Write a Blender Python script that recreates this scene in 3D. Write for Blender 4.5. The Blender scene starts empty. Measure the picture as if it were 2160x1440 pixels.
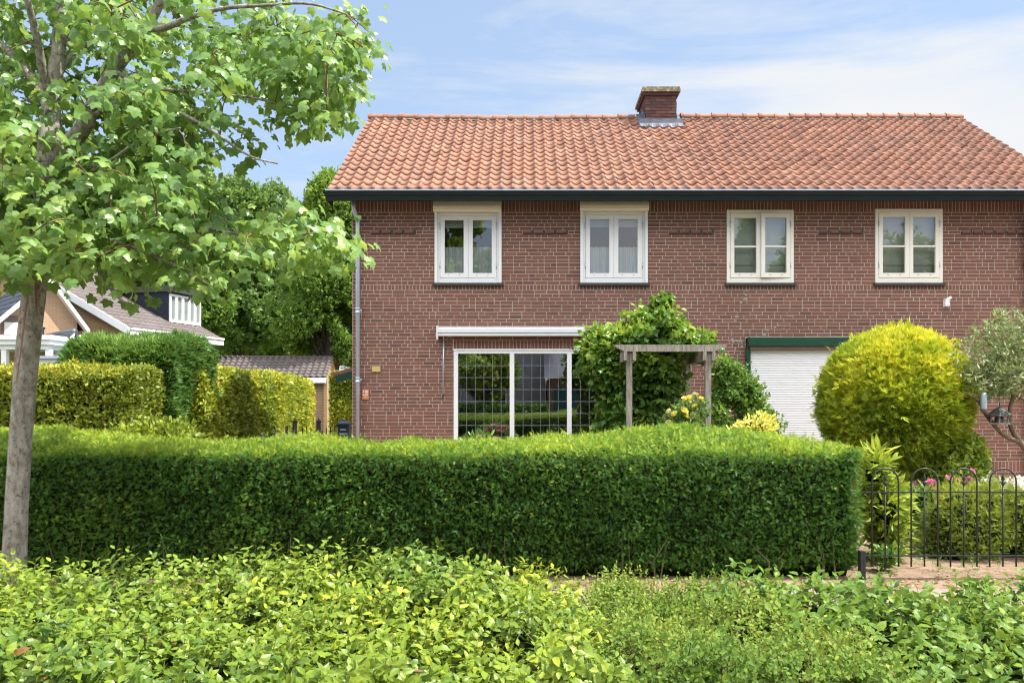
import bpy, math, random
import numpy as np
from mathutils import Vector, Matrix
rng = np.random.default_rng(7)
random.seed(7)
sc = bpy.context.scene
COL = sc.collection
ZE, FPX, CX, CY = 1.6, 1700.0, 1110.0, 840.0      # eye height, focal length in photo pixels, principal point
R = math.radians
SUN,SKY,EXPO,CLD,FILL_BANK = 2.9,.10,1.7,2.85,14.5
SIDE = .55
CB = (.34,.30,.27,.10)
VEIL = (1.42,1.83,2.42)
SKR = [(.66,(0,0,0)),(.78,(.42,.42,.42)),(.90,(.85,.85,.85)),(1.02,(.97,.97,.97))]
def at(px, py, d): return np.array([(px-CX)/FPX*d, d, ZE-(py-CY)/FPX*d])

# ------------------------------------------------------------------ mesh soup
class Soup:
    def __init__(s): s.V=[]; s.F={}; s.n=0; s.A=[]
    def add(s, V, F, a=0.5, m=0):
        V=np.asarray(V,float).reshape(-1,3)
        if len(V)==0: return s
        if isinstance(F,np.ndarray): G=[F]
        else:
            by={}
            for f in F: by.setdefault(len(f),[]).append(f)
            G=[np.array(x,int) for x in by.values()]
        for f in G: s.F.setdefault((f.shape[1],m),[]).append(f+s.n)
        s.V.append(V); s.A.append(np.broadcast_to(np.asarray(a,float),(len(V),)).copy()); s.n+=len(V); return s
    def box(s, x0,x1,y0,y1,z0,z1,a=.5,m=0):
        V=[(x,y,z) for z in (z0,z1) for y in (y0,y1) for x in (x0,x1)]
        F=[(0,2,3,1),(4,5,7,6),(0,1,5,4),(2,6,7,3),(0,4,6,2),(1,3,7,5)]
        return s.add(V,F,a,m)
    def quad(s,p,a=.5,m=0): return s.add(p,[(0,1,2,3)],a,m)
    def bar(s,p,q,w,h,up=(0,0,1),a=.5,m=0):
        p=np.array(p,float);q=np.array(q,float);d=q-p;d/=np.linalg.norm(d)
        u=np.array(up,float);x=np.cross(d,u);x/=np.linalg.norm(x);u=np.cross(x,d)
        V=[c+x*sx*w/2+u*su*h/2 for c in (p,q) for su in (-1,1) for sx in (-1,1)]
        return s.add(V,[(0,2,3,1),(4,5,7,6),(0,1,5,4),(2,6,7,3),(0,4,6,2),(1,3,7,5)],a,m)
    def tube(s,pts,rad,sides=8,a=.5,m=0,cap=True):
        P=np.asarray(pts,float); n=len(P); rad=np.broadcast_to(np.asarray(rad,float),(n,))
        T=np.gradient(P,axis=0); T/=np.linalg.norm(T,axis=1)[:,None]+1e-9
        up=np.array([0,0,1.]) if abs(T[0,2])<.9 else np.array([1.,0,0])
        X=np.cross(T[0],up); X/=np.linalg.norm(X); V=[]
        for i in range(n):
            X=X-T[i]*np.dot(X,T[i]); X/=np.linalg.norm(X)+1e-9; Y=np.cross(T[i],X)
            an=np.arange(sides)*2*math.pi/sides
            V.append(P[i]+rad[i]*(np.cos(an)[:,None]*X+np.sin(an)[:,None]*Y))
        V=np.concatenate(V); F=[]
        for i in range(n-1):
            for k in range(sides):
                k2=(k+1)%sides; F.append((i*sides+k,i*sides+k2,(i+1)*sides+k2,(i+1)*sides+k))
        b=s.n; s.add(V,F,a,m)
        if cap: s.F.setdefault((sides,m),[]).append(np.array([[b+k for k in range(sides)][::-1],[b+(n-1)*sides+k for k in range(sides)]]))
        return s
    def lathe(s,prof,c,sides=20,a=.5,m=0):
        an=np.arange(sides)*2*math.pi/sides; V=[];F=[]
        for r,z in prof: V+= [(c[0]+r*math.cos(t),c[1]+r*math.sin(t),c[2]+z) for t in an]
        for i in range(len(prof)-1):
            for k in range(sides):
                k2=(k+1)%sides; F.append((i*sides+k,i*sides+k2,(i+1)*sides+k2,(i+1)*sides+k))
        return s.add(V,F,a,m)
ORG={}
def link(name, soup, mats, parent=None, smooth=False, local=None):
    V=np.concatenate(soup.V)
    if parent is not None and parent.name in ORG: V=V-ORG[parent.name]
    me=bpy.data.meshes.new(name)
    lv=[];ls=[];lt=[];mi=[];c=0
    for (k,m),L in soup.F.items():
        F=np.concatenate(L); lv.append(F.ravel()); n=len(F)
        ls.append(c+np.arange(n)*k); lt.append(np.full(n,k)); mi.append(np.full(n,m)); c+=n*k
    lv=np.concatenate(lv);ls=np.concatenate(ls);lt=np.concatenate(lt);mi=np.concatenate(mi)
    me.vertices.add(len(V)); me.vertices.foreach_set('co',V.astype(np.float32).ravel())
    me.loops.add(len(lv)); me.loops.foreach_set('vertex_index',lv.astype(np.int32))
    me.polygons.add(len(ls)); me.polygons.foreach_set('loop_start',ls.astype(np.int32)); me.polygons.foreach_set('loop_total',lt.astype(np.int32))
    if not isinstance(mats,(list,tuple)): mats=[mats]
    for m in mats: me.materials.append(m)
    me.polygons.foreach_set('material_index',mi.astype(np.int32))
    me.polygons.foreach_set('use_smooth',np.full(len(ls),bool(smooth)))
    at_=me.attributes.new('rnd','FLOAT','POINT'); at_.data.foreach_set('value',np.concatenate(soup.A).astype(np.float32))
    me.update(calc_edges=True); me.validate()
    o=bpy.data.objects.new(name,me); COL.objects.link(o)
    if parent is not None:
        o.parent=parent
        if parent.name in ORG: ORG[o.name]=ORG[parent.name]
    return o
def thing(name,label,cat,loc=(0,0,0),rz=0,group=None,local=False):
    o=bpy.data.objects.new(name,None); COL.objects.link(o); o.location=loc; o.rotation_euler=(0,0,rz)
    o.empty_display_size=.2
    o['label']=label; o['category']=cat
    if group: o['group']=group
    if not local: ORG[o.name]=np.array(loc,float)
    return o
def tag(o,label,cat,group=None):
    o['label']=label;o['category']=cat
    if group:o['group']=group
    return o
def struct(name,soup,mat):
    o=link(name,soup,mat); o['kind']='structure'; return o

# ------------------------------------------------------------------ noise
def vnoise(P,sc_=1.0,seed=0):
    P=np.asarray(P,float)*sc_+seed*17.31; I=np.floor(P).astype(np.int64); f=P-I; f=f*f*(3-2*f)
    def h(i,j,k):
        n=(i*374761393+j*668265263+k*2147483647+seed*144269)&0xffffffff
        n=((n^(n>>13))*1274126177)&0xffffffff; return ((n^(n>>16))&0xffff)/65535.0
    x,y,z=I[:,0],I[:,1],I[:,2]; r=0
    for a in (0,1):
        for b in (0,1):
            for c in (0,1):
                w=(f[:,0] if a else 1-f[:,0])*(f[:,1] if b else 1-f[:,1])*(f[:,2] if c else 1-f[:,2])
                r=r+w*h(x+a,y+b,z+c)
    return r
def nrm(v): return v/(np.linalg.norm(v,axis=-1,keepdims=True)+1e-9)
def rvec(n): return nrm(rng.normal(size=(n,3)))

# ------------------------------------------------------------------ materials
def nodes(name):
    m=bpy.data.materials.new(name); m.use_nodes=True; t=m.node_tree; t.nodes.clear()
    out=t.nodes.new('ShaderNodeOutputMaterial'); return m,t,out
def N(t,ty,**kw):
    n=t.nodes.new(ty)
    for k,v in kw.items():
        if hasattr(n,k): setattr(n,k,v)
        else: n.inputs[k.replace('_',' ')].default_value=v
    return n
def ramp(t,fac,stops):
    r=t.nodes.new('ShaderNodeValToRGB'); e=r.color_ramp.elements
    while len(e)<len(stops): e.new(.5)
    for i,(p,c) in enumerate(stops): e[i].position=p; e[i].color=(*c,1)
    t.links.new(fac,r.inputs[0]); return r.outputs[0]
def mixc(t,fac,a,b,mode='MIX'):
    n=t.nodes.new('ShaderNodeMix'); n.data_type='RGBA'; n.blend_type=mode
    for s,v in ((n.inputs[0],fac),(n.inputs[6],a),(n.inputs[7],b)):
        if hasattr(v,'is_linked'): t.links.new(v,s)
        elif isinstance(v,(int,float)): s.default_value=v
        else: s.default_value=(*v,1)
    return n.outputs[2]
def coords(t,kind='Object'): return t.nodes.new('ShaderNodeTexCoord').outputs[kind]
def noise(t,vec,scale,detail=4,rough=.6):
    n=N(t,'ShaderNodeTexNoise'); n.inputs['Scale'].default_value=scale; n.inputs['Detail'].default_value=detail; n.inputs['Roughness'].default_value=rough
    t.links.new(vec,n.inputs['Vector']); return n.outputs['Fac']
def mapping(t,vec,scale):
    n=t.nodes.new('ShaderNodeMapping'); n.inputs['Scale'].default_value=scale; t.links.new(vec,n.inputs[0]); return n.outputs[0]
def princ(t,out,col,rough=.6,metal=0,spec=.4,bump=None,bstr=.3,bdist=.01):
    b=t.nodes.new('ShaderNodeBsdfPrincipled')
    if hasattr(col,'is_linked'): t.links.new(col,b.inputs['Base Color'])
    else: b.inputs['Base Color'].default_value=(*col,1)
    if hasattr(rough,'is_linked'): t.links.new(rough,b.inputs['Roughness'])
    else: b.inputs['Roughness'].default_value=rough
    b.inputs['Metallic'].default_value=metal; b.inputs['Specular IOR Level'].default_value=spec
    if bump is not None:
        bp=t.nodes.new('ShaderNodeBump'); bp.inputs['Strength'].default_value=bstr; bp.inputs['Distance'].default_value=bdist
        t.links.new(bump,bp.inputs['Height']); t.links.new(bp.outputs[0],b.inputs['Normal'])
    if out is not None: t.links.new(b.outputs[0],out.inputs[0])
    return b
def plain(name,col,rough=.5,metal=0,spec=.4,var=.15,scale=6,bump=.1):
    m,t,out=nodes(name); f=noise(t,coords(t),scale,6)
    c=ramp(t,f,[(.25,tuple(x*(1-var) for x in col)),(.75,tuple(min(1,x*(1+var)) for x in col))])
    princ(t,out,c,rough,metal,spec,f,bump,.004); return m
def attr(t): 
    a=t.nodes.new('ShaderNodeAttribute'); a.attribute_name='rnd'; return a.outputs['Fac']
def leafmat(name,dark,mid,light,trans=.35,rough=.42,spec=.35,gain=1.45,brown=0):
    g=lambda c:tuple(min(.78,x*gain) for x in c)
    m,t,out=nodes(name); c=ramp(t,attr(t),([(0,(.22,.11,.035)),(brown,g(dark))] if brown else [(0,g(dark))])+[(.5,g(mid)),(1,g(light))])
    b=princ(t,None,c,rough,0,spec)
    tr=t.nodes.new('ShaderNodeBsdfTranslucent'); c2=mixc(t,.55,c,(.55,.62,.05),'MIX')
    c3=mixc(t,.5,c,c2); t.links.new(c3,tr.inputs[0])
    mx=t.nodes.new('ShaderNodeMixShader'); mx.inputs[0].default_value=trans
    t.links.new(b.outputs[0],mx.inputs[1]); t.links.new(tr.outputs[0],mx.inputs[2]); t.links.new(mx.outputs[0],out.inputs[0]); return m
def brickmat(name,cols,mortar,bw=.21,bh=.06):
    m,t,out=nodes(name); sep=t.nodes.new('ShaderNodeSeparateXYZ'); t.links.new(coords(t),sep.inputs[0])
    ad=N(t,'ShaderNodeMath',operation='ADD'); t.links.new(sep.outputs[0],ad.inputs[0]); t.links.new(sep.outputs[1],ad.inputs[1])
    cb=t.nodes.new('ShaderNodeCombineXYZ'); t.links.new(ad.outputs[0],cb.inputs[0]); t.links.new(sep.outputs[2],cb.inputs[1])
    br=t.nodes.new('ShaderNodeTexBrick'); t.links.new(cb.outputs[0],br.inputs[0])
    br.inputs['Scale'].default_value=1; br.inputs['Brick Width'].default_value=bw; br.inputs['Row Height'].default_value=bh
    br.inputs['Mortar Size'].default_value=.006; br.inputs['Color1'].default_value=(*cols[0],1); br.inputs['Color2'].default_value=(*cols[1],1)
    br.inputs['Mortar'].default_value=(*mortar,1); br.inputs['Bias'].default_value=0
    f=noise(t,coords(t),2.5,5); c=mixc(t,f,br.outputs[0],cols[2],'MIX'); c=mixc(t,.3,br.outputs[0],c)
    princ(t,out,c,.85,0,.2,br.outputs['Fac'],-.4,.006); return m

M={}
# wall of separate bricks: attribute picks each brick's own fired colour
m,t,out=nodes('red_brick'); co=coords(t)
c=ramp(t,attr(t),[(0,(.12,.068,.062)),(.08,(.16,.082,.068)),(.5,(.215,.096,.074)),(.85,(.25,.115,.087)),(1,(.285,.155,.118))])
n1=noise(t,co,26,6,.7); c=mixc(t,ramp(t,n1,[(.35,(0,0,0)),(.75,(.55,.55,.55))]),c,(.13,.06,.05))
n2=noise(t,co,.7,4); c=mixc(t,ramp(t,n2,[(.5,(0,0,0)),(.8,(.3,.3,.3))]),c,(.26,.12,.09))
princ(t,out,c,.85,0,.2,n1,.35,.004); M['brick']=m
m,t,out=nodes('mortar'); co=coords(t); n1=noise(t,co,40,5); n2=noise(t,co,1.1,4)
c=ramp(t,n2,[(.3,(.36,.305,.245)),(.7,(.48,.415,.34))]); princ(t,out,c,.95,0,.1,n1,.3,.004); M['mortar']=m
M['side_brick']=brickmat('side_red_brick',((.2,.07,.052),(.15,.055,.045),(.22,.09,.065)),(.42,.35,.27))
M['tan_brick']=brickmat('tan_brick',((.38,.25,.13),(.32,.20,.10),(.36,.23,.12)),(.45,.35,.25))
M['orange_brick']=brickmat('orange_brick',((.44,.28,.17),(.38,.23,.14),(.42,.27,.165)),(.5,.4,.3))
M['brown_brick']=brickmat('brown_brick',((.30,.18,.11),(.22,.12,.08),(.33,.21,.13)),(.36,.3,.22))
# clay tiles
m,t,out=nodes('clay_tile'); co=coords(t)
c=ramp(t,attr(t),[(0,(.19,.085,.06)),(.45,(.30,.14,.092)),(.8,(.36,.175,.115)),(1,(.42,.235,.16))])
n1=noise(t,co,14,8,.75); c=mixc(t,ramp(t,n1,[(.48,(0,0,0)),(.72,(.75,.75,.75))]),c,(.30,.19,.15))
n2=noise(t,co,.55,5,.7); mk=N(t,'ShaderNodeMath',operation='MULTIPLY'); t.links.new(ramp(t,n2,[(.42,(0,0,0)),(.62,(1,1,1))]),mk.inputs[0]); t.links.new(ramp(t,noise(t,co,9,6,.7),[(.4,(0,0,0)),(.62,(1,1,1))]),mk.inputs[1])
mm=N(t,'ShaderNodeMath',operation='MULTIPLY'); mm.inputs[1].default_value=.55; t.links.new(mk.outputs[0],mm.inputs[0])
c=mixc(t,mm.outputs[0],c,(.22,.15,.125))
n3=noise(t,co,3.1,8,.8); c=mixc(t,ramp(t,n3,[(.70,(0,0,0)),(.76,(.8,.8,.8))]),c,(.52,.46,.36))
n5=noise(t,mapping(t,co,(2.4,.35,.35)),2.2,6,.7); c=mixc(t,ramp(t,n5,[(.50,(0,0,0)),(.68,(.5,.5,.5))]),c,(.17,.12,.10)); princ(t,out,c,.8,0,.25,n1,.4,.006); M['clay']=m
m,t,out=nodes('dark_tile'); co=coords(t); c=ramp(t,attr(t),[(0,(.035,.04,.055)),(1,(.09,.1,.13))]); princ(t,out,c,.38,0,.5,noise(t,co,8),.2,.01); M['darktile']=m
m,t,out=nodes('brown_tile'); co=coords(t); c=ramp(t,attr(t),[(0,(.095,.08,.08)),(1,(.155,.132,.13))]); n1=noise(t,co,5,6); c=mixc(t,ramp(t,n1,[(.4,(0,0,0)),(.8,(.5,.5,.5))]),c,(.15,.12,.10)); princ(t,out,c,.75,0,.25,n1,.2,.01); M['browntile']=m
M['white']=plain('white_paint',(.80,.81,.82),.35,var=.03,scale=3,bump=.02)
M['cream']=plain('cream_paint',(.80,.78,.70),.4,var=.04,scale=3,bump=.02)
M['ivory']=plain('ivory_shutter_box',(.74,.70,.60),.4,var=.04,scale=3)
M['green']=plain('dark_green_paint',(.012,.06,.035),.3,var=.2)
M['gutter']=plain('black_gutter_paint',(.008,.012,.010),.5,spec=.12,var=.3,scale=2)
M['zinc']=plain('zinc',(.47,.56,.66),.38,.55,var=.12,scale=9)
M['alu']=plain('awning_aluminium',(.78,.80,.84),.3,.1,var=.03)
M['black']=plain('black_iron',(.022,.026,.028),.42,var=.3,scale=20)
M['navy']=plain('navy_enamel',(.012,.018,.03),.3,var=.2)
M['slate']=plain('dark_stone_and_shade',(.05,.05,.045),.6,var=.35,scale=15)
M['brown_metal']=plain('brown_metal',(.16,.12,.10),.4,.2)
M['slat']=plain('shutter_slat',(.74,.75,.77),.38,var=.01,bump=0)
M['lead']=plain('lead_strip',(.27,.28,.31),.4,.2)
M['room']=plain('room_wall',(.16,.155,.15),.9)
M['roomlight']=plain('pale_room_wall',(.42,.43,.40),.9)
M['dimpane']=plain('curtained_pane',(.20,.24,.22),.15,spec=.6,var=.25,scale=3)
M['cement']=plain('cement_smear',(.36,.34,.32),.9,var=.3,scale=20)
M['plaque']=plain('terracotta_plaque',(.55,.22,.12),.7)
M['yellowplate']=plain('ochre_plate',(.52,.40,.16),.4)
M['pane_grey']=plain('grey_render',(.55,.55,.56),.8)
M['greywall']=plain('grey_plaster',(.52,.52,.54),.9,var=.1,scale=2)
M['flash']=plain('lead_flashing',(.13,.14,.175),.5,.3,var=.35,scale=8)
m,t,out=nodes('chimney_brick'); co=coords(t); c=ramp(t,attr(t),[(0,(.06,.04,.04)),(.6,(.125,.06,.052)),(1,(.2,.10,.08))]); n1=noise(t,co,12,6,.7)
c=mixc(t,ramp(t,n1,[(.5,(0,0,0)),(.75,(.7,.7,.7))]),c,(.11,.09,.08)); princ(t,out,c,.9,0,.2,n1,.4,.006); M['chimbrick']=m
m,t,out=nodes('lichen_stone'); co=coords(t); n1=noise(t,co,14,6,.7); c=ramp(t,n1,[(.3,(.09,.08,.065)),(.5,(.22,.18,.12)),(.62,(.4,.36,.26)),(.72,(.45,.34,.08))]); princ(t,out,c,.95,0,.1,n1,.5,.01); M['lichen']=m
# glass: thin pane that lets the room show and mirrors the street
def glassmat(name,base,tint):
    m,t,out=nodes(name)
    g=t.nodes.new('ShaderNodeBsdfGlossy'); g.inputs['Roughness'].default_value=.004; g.inputs['Color'].default_value=(.95,.97,1,1)
    nz=noise(t,coords(t),1.3,2); bp=t.nodes.new('ShaderNodeBump'); bp.inputs['Strength'].default_value=.03; bp.inputs['Distance'].default_value=.02; t.links.new(nz,bp.inputs['Height']); t.links.new(bp.outputs[0],g.inputs['Normal'])
    tr=t.nodes.new('ShaderNodeBsdfTransparent'); tr.inputs[0].default_value=(*tint,1)
    fr=t.nodes.new('ShaderNodeFresnel'); fr.inputs[0].default_value=1.5
    ad=N(t,'ShaderNodeMath',operation='ADD'); ad.use_clamp=True; ad.inputs[1].default_value=base; t.links.new(fr.outputs[0],ad.inputs[0])
    mx=t.nodes.new('ShaderNodeMixShader'); t.links.new(ad.outputs[0],mx.inputs[0]); t.links.new(tr.outputs[0],mx.inputs[1]); t.links.new(g.outputs[0],mx.inputs[2]); t.links.new(mx.outputs[0],out.inputs[0]); return m
M['mirrorglass']=glassmat('large_window_glass',.30,(.9,.93,.92))
M['glass']=glassmat('window_glass',.15,(.95,.97,.96))
m,t,out=nodes('lace'); co=coords(t); w=N(t,'ShaderNodeTexVoronoi'); w.inputs['Scale'].default_value=55; t.links.new(co,w.inputs[0])
d=t.nodes.new('ShaderNodeBsdfDiffuse'); d.inputs[0].default_value=(.82,.85,.86,1); tr=t.nodes.new('ShaderNodeBsdfTransparent')
mx=t.nodes.new('ShaderNodeMixShader'); t.links.new(ramp(t,w.outputs['Distance'],[(.15,(.98,.98,.98)),(.6,(.84,.84,.84))]),mx.inputs[0]); t.links.new(tr.outputs[0],mx.inputs[1]); t.links.new(d.outputs[0],mx.inputs[2]); t.links.new(mx.outputs[0],out.inputs[0]); M['lace']=m
M['blind']=plain('pale_blind',(.60,.63,.56),.8,var=.05)
# wood
m,t,out=nodes('weathered_wood'); co=coords(t); n1=noise(t,mapping(t,co,(9,9,1.2)),6,6,.65); c=ramp(t,n1,[(.3,(.13,.115,.10)),(.55,(.29,.265,.225)),(.75,(.43,.40,.35))]); princ(t,out,c,.85,0,.2,n1,.5,.006); M['wood']=m
# bark
m,t,out=nodes('grey_bark'); co=coords(t); n1=noise(t,mapping(t,co,(7,7,2.2)),3,8,.7); n2=noise(t,co,11,6,.75)
c=ramp(t,n1,[(.3,(.10,.085,.07)),(.47,(.31,.28,.235)),(.7,(.47,.44,.39))]); n4=noise(t,co,26,5,.7); c=mixc(t,ramp(t,n4,[(.54,(0,0,0)),(.64,(.8,.8,.8))]),c,(.085,.075,.055)); c=mixc(t,ramp(t,n2,[(.52,(0,0,0)),(.64,(.7,.7,.7))]),c,(.17,.15,.10)); c=mixc(t,ramp(t,noise(t,co,4.2,6,.7),[(.56,(0,0,0)),(.68,(.6,.6,.6))]),c,(.47,.44,.37))
princ(t,out,c,.9,0,.15,n1,.8,.03); M['bark']=m
M['barkdark']=plain('dark_bark',(.075,.06,.045),.9,var=.4,scale=10,bump=.5)
M['scar']=plain('bare_bark_wood',(.24,.13,.085),.85,var=.35,scale=14,bump=.5)
M['barkmid']=plain('olive_bark',(.17,.125,.085),.9,var=.4,scale=12,bump=.5)
M['twig']=plain('brown_twig',(.16,.09,.05),.8,var=.3)
M['twiggreen']=plain('green_twig',(.13,.15,.05),.7,var=.3)
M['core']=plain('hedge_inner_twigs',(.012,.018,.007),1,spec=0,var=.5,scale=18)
# leaves
M['maple']=leafmat('maple_leaf',(.06,.13,.035),(.115,.215,.05),(.25,.35,.08),.44,.38,.5)
M['yew']=leafmat('yew_needle',(.022,.07,.012),(.062,.165,.026),(.32,.38,.035),.3,.45,.3)
M['privet']=leafmat('privet_leaf',(.03,.08,.014),(.145,.205,.02),(.46,.43,.04),.30,.38,.32,brown=.03)
M['euony']=leafmat('spindle_leaf',(.032,.08,.014),(.085,.15,.022),(.21,.26,.035),.3,.42,.22,brown=.03)
M['spirea']=leafmat('small_shrub_leaf',(.03,.075,.015),(.11,.18,.028),(.34,.33,.07),.34,.5,.15,brown=.04)
M['thuja']=leafmat('golden_thuja',(.07,.145,.018),(.27,.32,.022),(.52,.48,.045),.3,.45,.3)
M['golden']=leafmat('golden_hedge_leaf',(.055,.10,.015),(.20,.24,.025),(.38,.36,.04),.28,.42,.35)
M['olivehedge']=leafmat('olive_hedge_leaf',(.04,.08,.012),(.13,.17,.018),(.30,.27,.03),.25,.45,.3)
M['leyland']=leafmat('cypress_spray',(.022,.07,.016),(.065,.15,.035),(.17,.26,.06),.28,.5,.25)
M['vine']=leafmat('vine_leaf',(.025,.075,.015),(.07,.155,.025),(.24,.32,.05),.33,.33,.45)
M['shrub']=leafmat('shrub_leaf',(.03,.085,.018),(.08,.17,.03),(.2,.29,.05),.3,.34,.4)
M['lime']=leafmat('lime_leaf',(.07,.13,.02),(.20,.26,.03),(.38,.38,.05),.35,.4,.35)
M['juniper']=leafmat('mound_needle',(.03,.065,.012),(.11,.155,.022),(.27,.28,.035),.22,.5,.25)
M['silver']=leafmat('grey_green_leaf',(.05,.085,.03),(.125,.165,.065),(.29,.32,.17),.25,.45,.35)
M['variegated']=leafmat('variegated_leaf',(.2,.22,.04),(.5,.44,.08),(.72,.62,.16),.3,.4,.35)
M['rosegreen']=leafmat('rose_leaf',(.03,.08,.02),(.07,.14,.035),(.16,.24,.06),.3,.4,.4)
M['bgdark']=leafmat('dark_tree_leaf',(.04,.095,.02),(.10,.185,.03),(.22,.30,.045),.42,.45,.3)
M['bgmid']=leafmat('mid_tree_leaf',(.045,.10,.025),(.10,.18,.045),(.2,.28,.07),.36,.45,.3)
M['bgyellow']=leafmat('light_tree_leaf',(.05,.10,.02),(.12,.19,.03),(.27,.32,.05),.34,.45,.3)
M['pink']=leafmat('pink_petal',(.55,.10,.27),(.72,.20,.42),(.8,.38,.55),.25,.5,.2,1.0)
M['yellow']=leafmat('yellow_petal',(.78,.60,.07),(.84,.71,.13),(.86,.80,.40),.25,.5,.2,1.0)
M['palebloom']=leafmat('cream_petal',(.7,.55,.25),(.8,.70,.42),(.85,.8,.65),.25,.5,.2,1.0)
M['whitebloom']=leafmat('white_petal',(.7,.62,.5),(.8,.75,.65),(.85,.82,.78),.25,.5,.2,1.0)
# ground
m,t,out=nodes('garden_soil'); co=coords(t); n1=noise(t,co,9,8,.7); n2=noise(t,co,1.2,4); n3=noise(t,co,55,4,.7)
c=ramp(t,n1,[(.3,(.12,.08,.055)),(.55,(.26,.18,.13)),(.75,(.36,.27,.19))]); c=mixc(t,ramp(t,n2,[(.5,(0,0,0)),(.7,(.5,.5,.5))]),c,(.10,.11,.035)); princ(t,out,c,.95,0,.1,n3,.6,.02); M['soil']=m
m,t,out=nodes('pavement_tile'); co=coords(t); br=t.nodes.new('ShaderNodeTexBrick'); t.links.new(co,br.inputs[0]); br.inputs['Scale'].default_value=1; br.inputs['Brick Width'].default_value=.3; br.inputs['Row Height'].default_value=.3
br.inputs['Mortar Size'].default_value=.004; br.inputs['Color1'].default_value=(.27,.225,.19,1); br.inputs['Color2'].default_value=(.22,.19,.16,1); br.inputs['Mortar'].default_value=(.14,.11,.08,1)
n1=noise(t,co,6,7,.7); c=mixc(t,ramp(t,n1,[(.45,(0,0,0)),(.7,(.6,.6,.6))]),br.outputs[0],(.24,.18,.13)); princ(t,out,c,.9,0,.15,n1,.2,.005); M['paving']=m
M['asphalt']=plain('asphalt',(.055,.055,.055),.9,var=.25,scale=30)
M['kerb']=plain('kerb_concrete',(.33,.32,.30),.85,var=.15)
M['lawn']=plain('lawn_green',(.06,.11,.025),.95,var=.4,scale=5,bump=.6)
M['driveway']=brickmat('driveway_clinker',((.25,.17,.13),(.2,.13,.1),(.28,.2,.15)),(.2,.16,.12))

# ------------------------------------------------------------------ leaf templates (triangles, +Y = pointing direction, +Z = upper face)
def T_oval(w=.24,fold=.06,bend=.12):
    V=np.array([(0,0,0),(-w*.85,.3,fold),(0,.33,0),(w*.85,.3,fold),(-w*.8,.65,fold*.7-bend*.4),(0,.67,-bend*.35),(w*.8,.65,fold*.7-bend*.4),(0,1,-bend)],float)
    return V,np.array([(0,2,1),(0,3,2),(1,2,5),(1,5,4),(2,3,6),(2,6,5),(4,5,7),(5,6,7)])
def T_maple():
    r=[(.12,-.07),(.40,-.04),(.54,.14),(.44,.27),(.64,.50),(.50,.60),(.31,.60),(.19,.80)]
    o=[(0,.06)]+r+[(0,1.0)]+[(-x,y) for x,y in r[::-1]]
    V=[(0,.38,.03)]+[(x,y,-.34*((x*x)+(y-.38)**2)-.05*abs(x)) for x,y in o]; n=len(o)
    return np.array(V,float),np.array([(0,1+k,1+(k+1)%n) for k in range(n)])
def T_sprig(pairs=4,w=.11,ln=.34):
    V=[];F=[]
    for k in range(pairs):
        y=.08+.75*k/pairs; l=ln*(1-.35*k/pairs)
        for s in (-1,1):
            b=len(V); V+=[(0,y-w/2,0),(0,y+w/2,0),(s*l,y+l*.55,.05+.06*k/pairs)]; F.append((b,b+1,b+2) if s<0 else (b,b+2,b+1))
    b=len(V); V+=[(-w*.4,.78,.03),(w*.4,.78,.03),(0,1.08,.08)]; F.append((b,b+1,b+2)); return np.array(V),np.array(F)
def T_fan(n=7,spread=1.9,w=.085):
    V=[];F=[]
    for k in range(n):
        a=(k/(n-1)-.5)*spread; l=(1-.35*abs(2*k/(n-1)-1)); y0=.35*(1-abs(2*k/(n-1)-1))
        d=np.array([math.sin(a),math.cos(a)]); p=np.array([-d[1],d[0]]); o=np.array([0,y0]); b=len(V)
        for q in (o*.5, o+d*l*.4+p*w, o*.7+d*l, o+d*l*.4-p*w): V.append((q[0],q[1],.06*math.sin(k*2.4)))
        F+=[(b,b+3,b+1),(b+1,b+3,b+2)]
    return np.array(V),np.array(F)
def T_clump(n=6,seed=0,lw=.26):
    r=np.random.default_rng(seed); V=[];F=[]
    for k in range(n):
        d=nrm(r.normal(size=3)+np.array([0,.5,0])); x=nrm(np.cross(d,r.normal(size=3))); o=r.normal(size=3)*.18; b=len(V); l=r.uniform(.6,.9)
        V+=[o,o+d*l*.45+x*lw*l,o+d*l,o+d*l*.45-x*lw*l]; F+=[(b,b+1,b+2),(b,b+2,b+3)]
    return np.array(V),np.array(F)
OVAL=T_oval(); LANCE=T_oval(.13,.03,.15); ROUND=T_oval(.3,.05,.08); MAPLE=T_maple(); SPRIG=T_sprig(); FAN=T_fan(); FAN5=T_fan(5,1.5,.11); CL=[T_clump(6,s) for s in range(4)]; NARROW=[T_clump(6,s,.13) for s in (5,6,7)]
def scatter(soup,T,pos,dirs,norms,scale,a,m=0):
    tv,tf=T; n=len(pos)
    if n==0: return
    Y=nrm(dirs); X=nrm(np.cross(Y,norms)); Z=np.cross(X,Y); s=np.broadcast_to(np.asarray(scale,float),(n,))[:,None,None]
    V=pos[:,None]+s*(tv[None,:,0,None]*X[:,None]+tv[None,:,1,None]*Y[:,None]+tv[None,:,2,None]*Z[:,None])
    F=tf[None]+(np.arange(n)*len(tv))[:,None,None]
    soup.add(V.reshape(-1,3),F.reshape(-1,3),np.repeat(np.clip(np.broadcast_to(a,(n,)),0,1),len(tv)),m)
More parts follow.
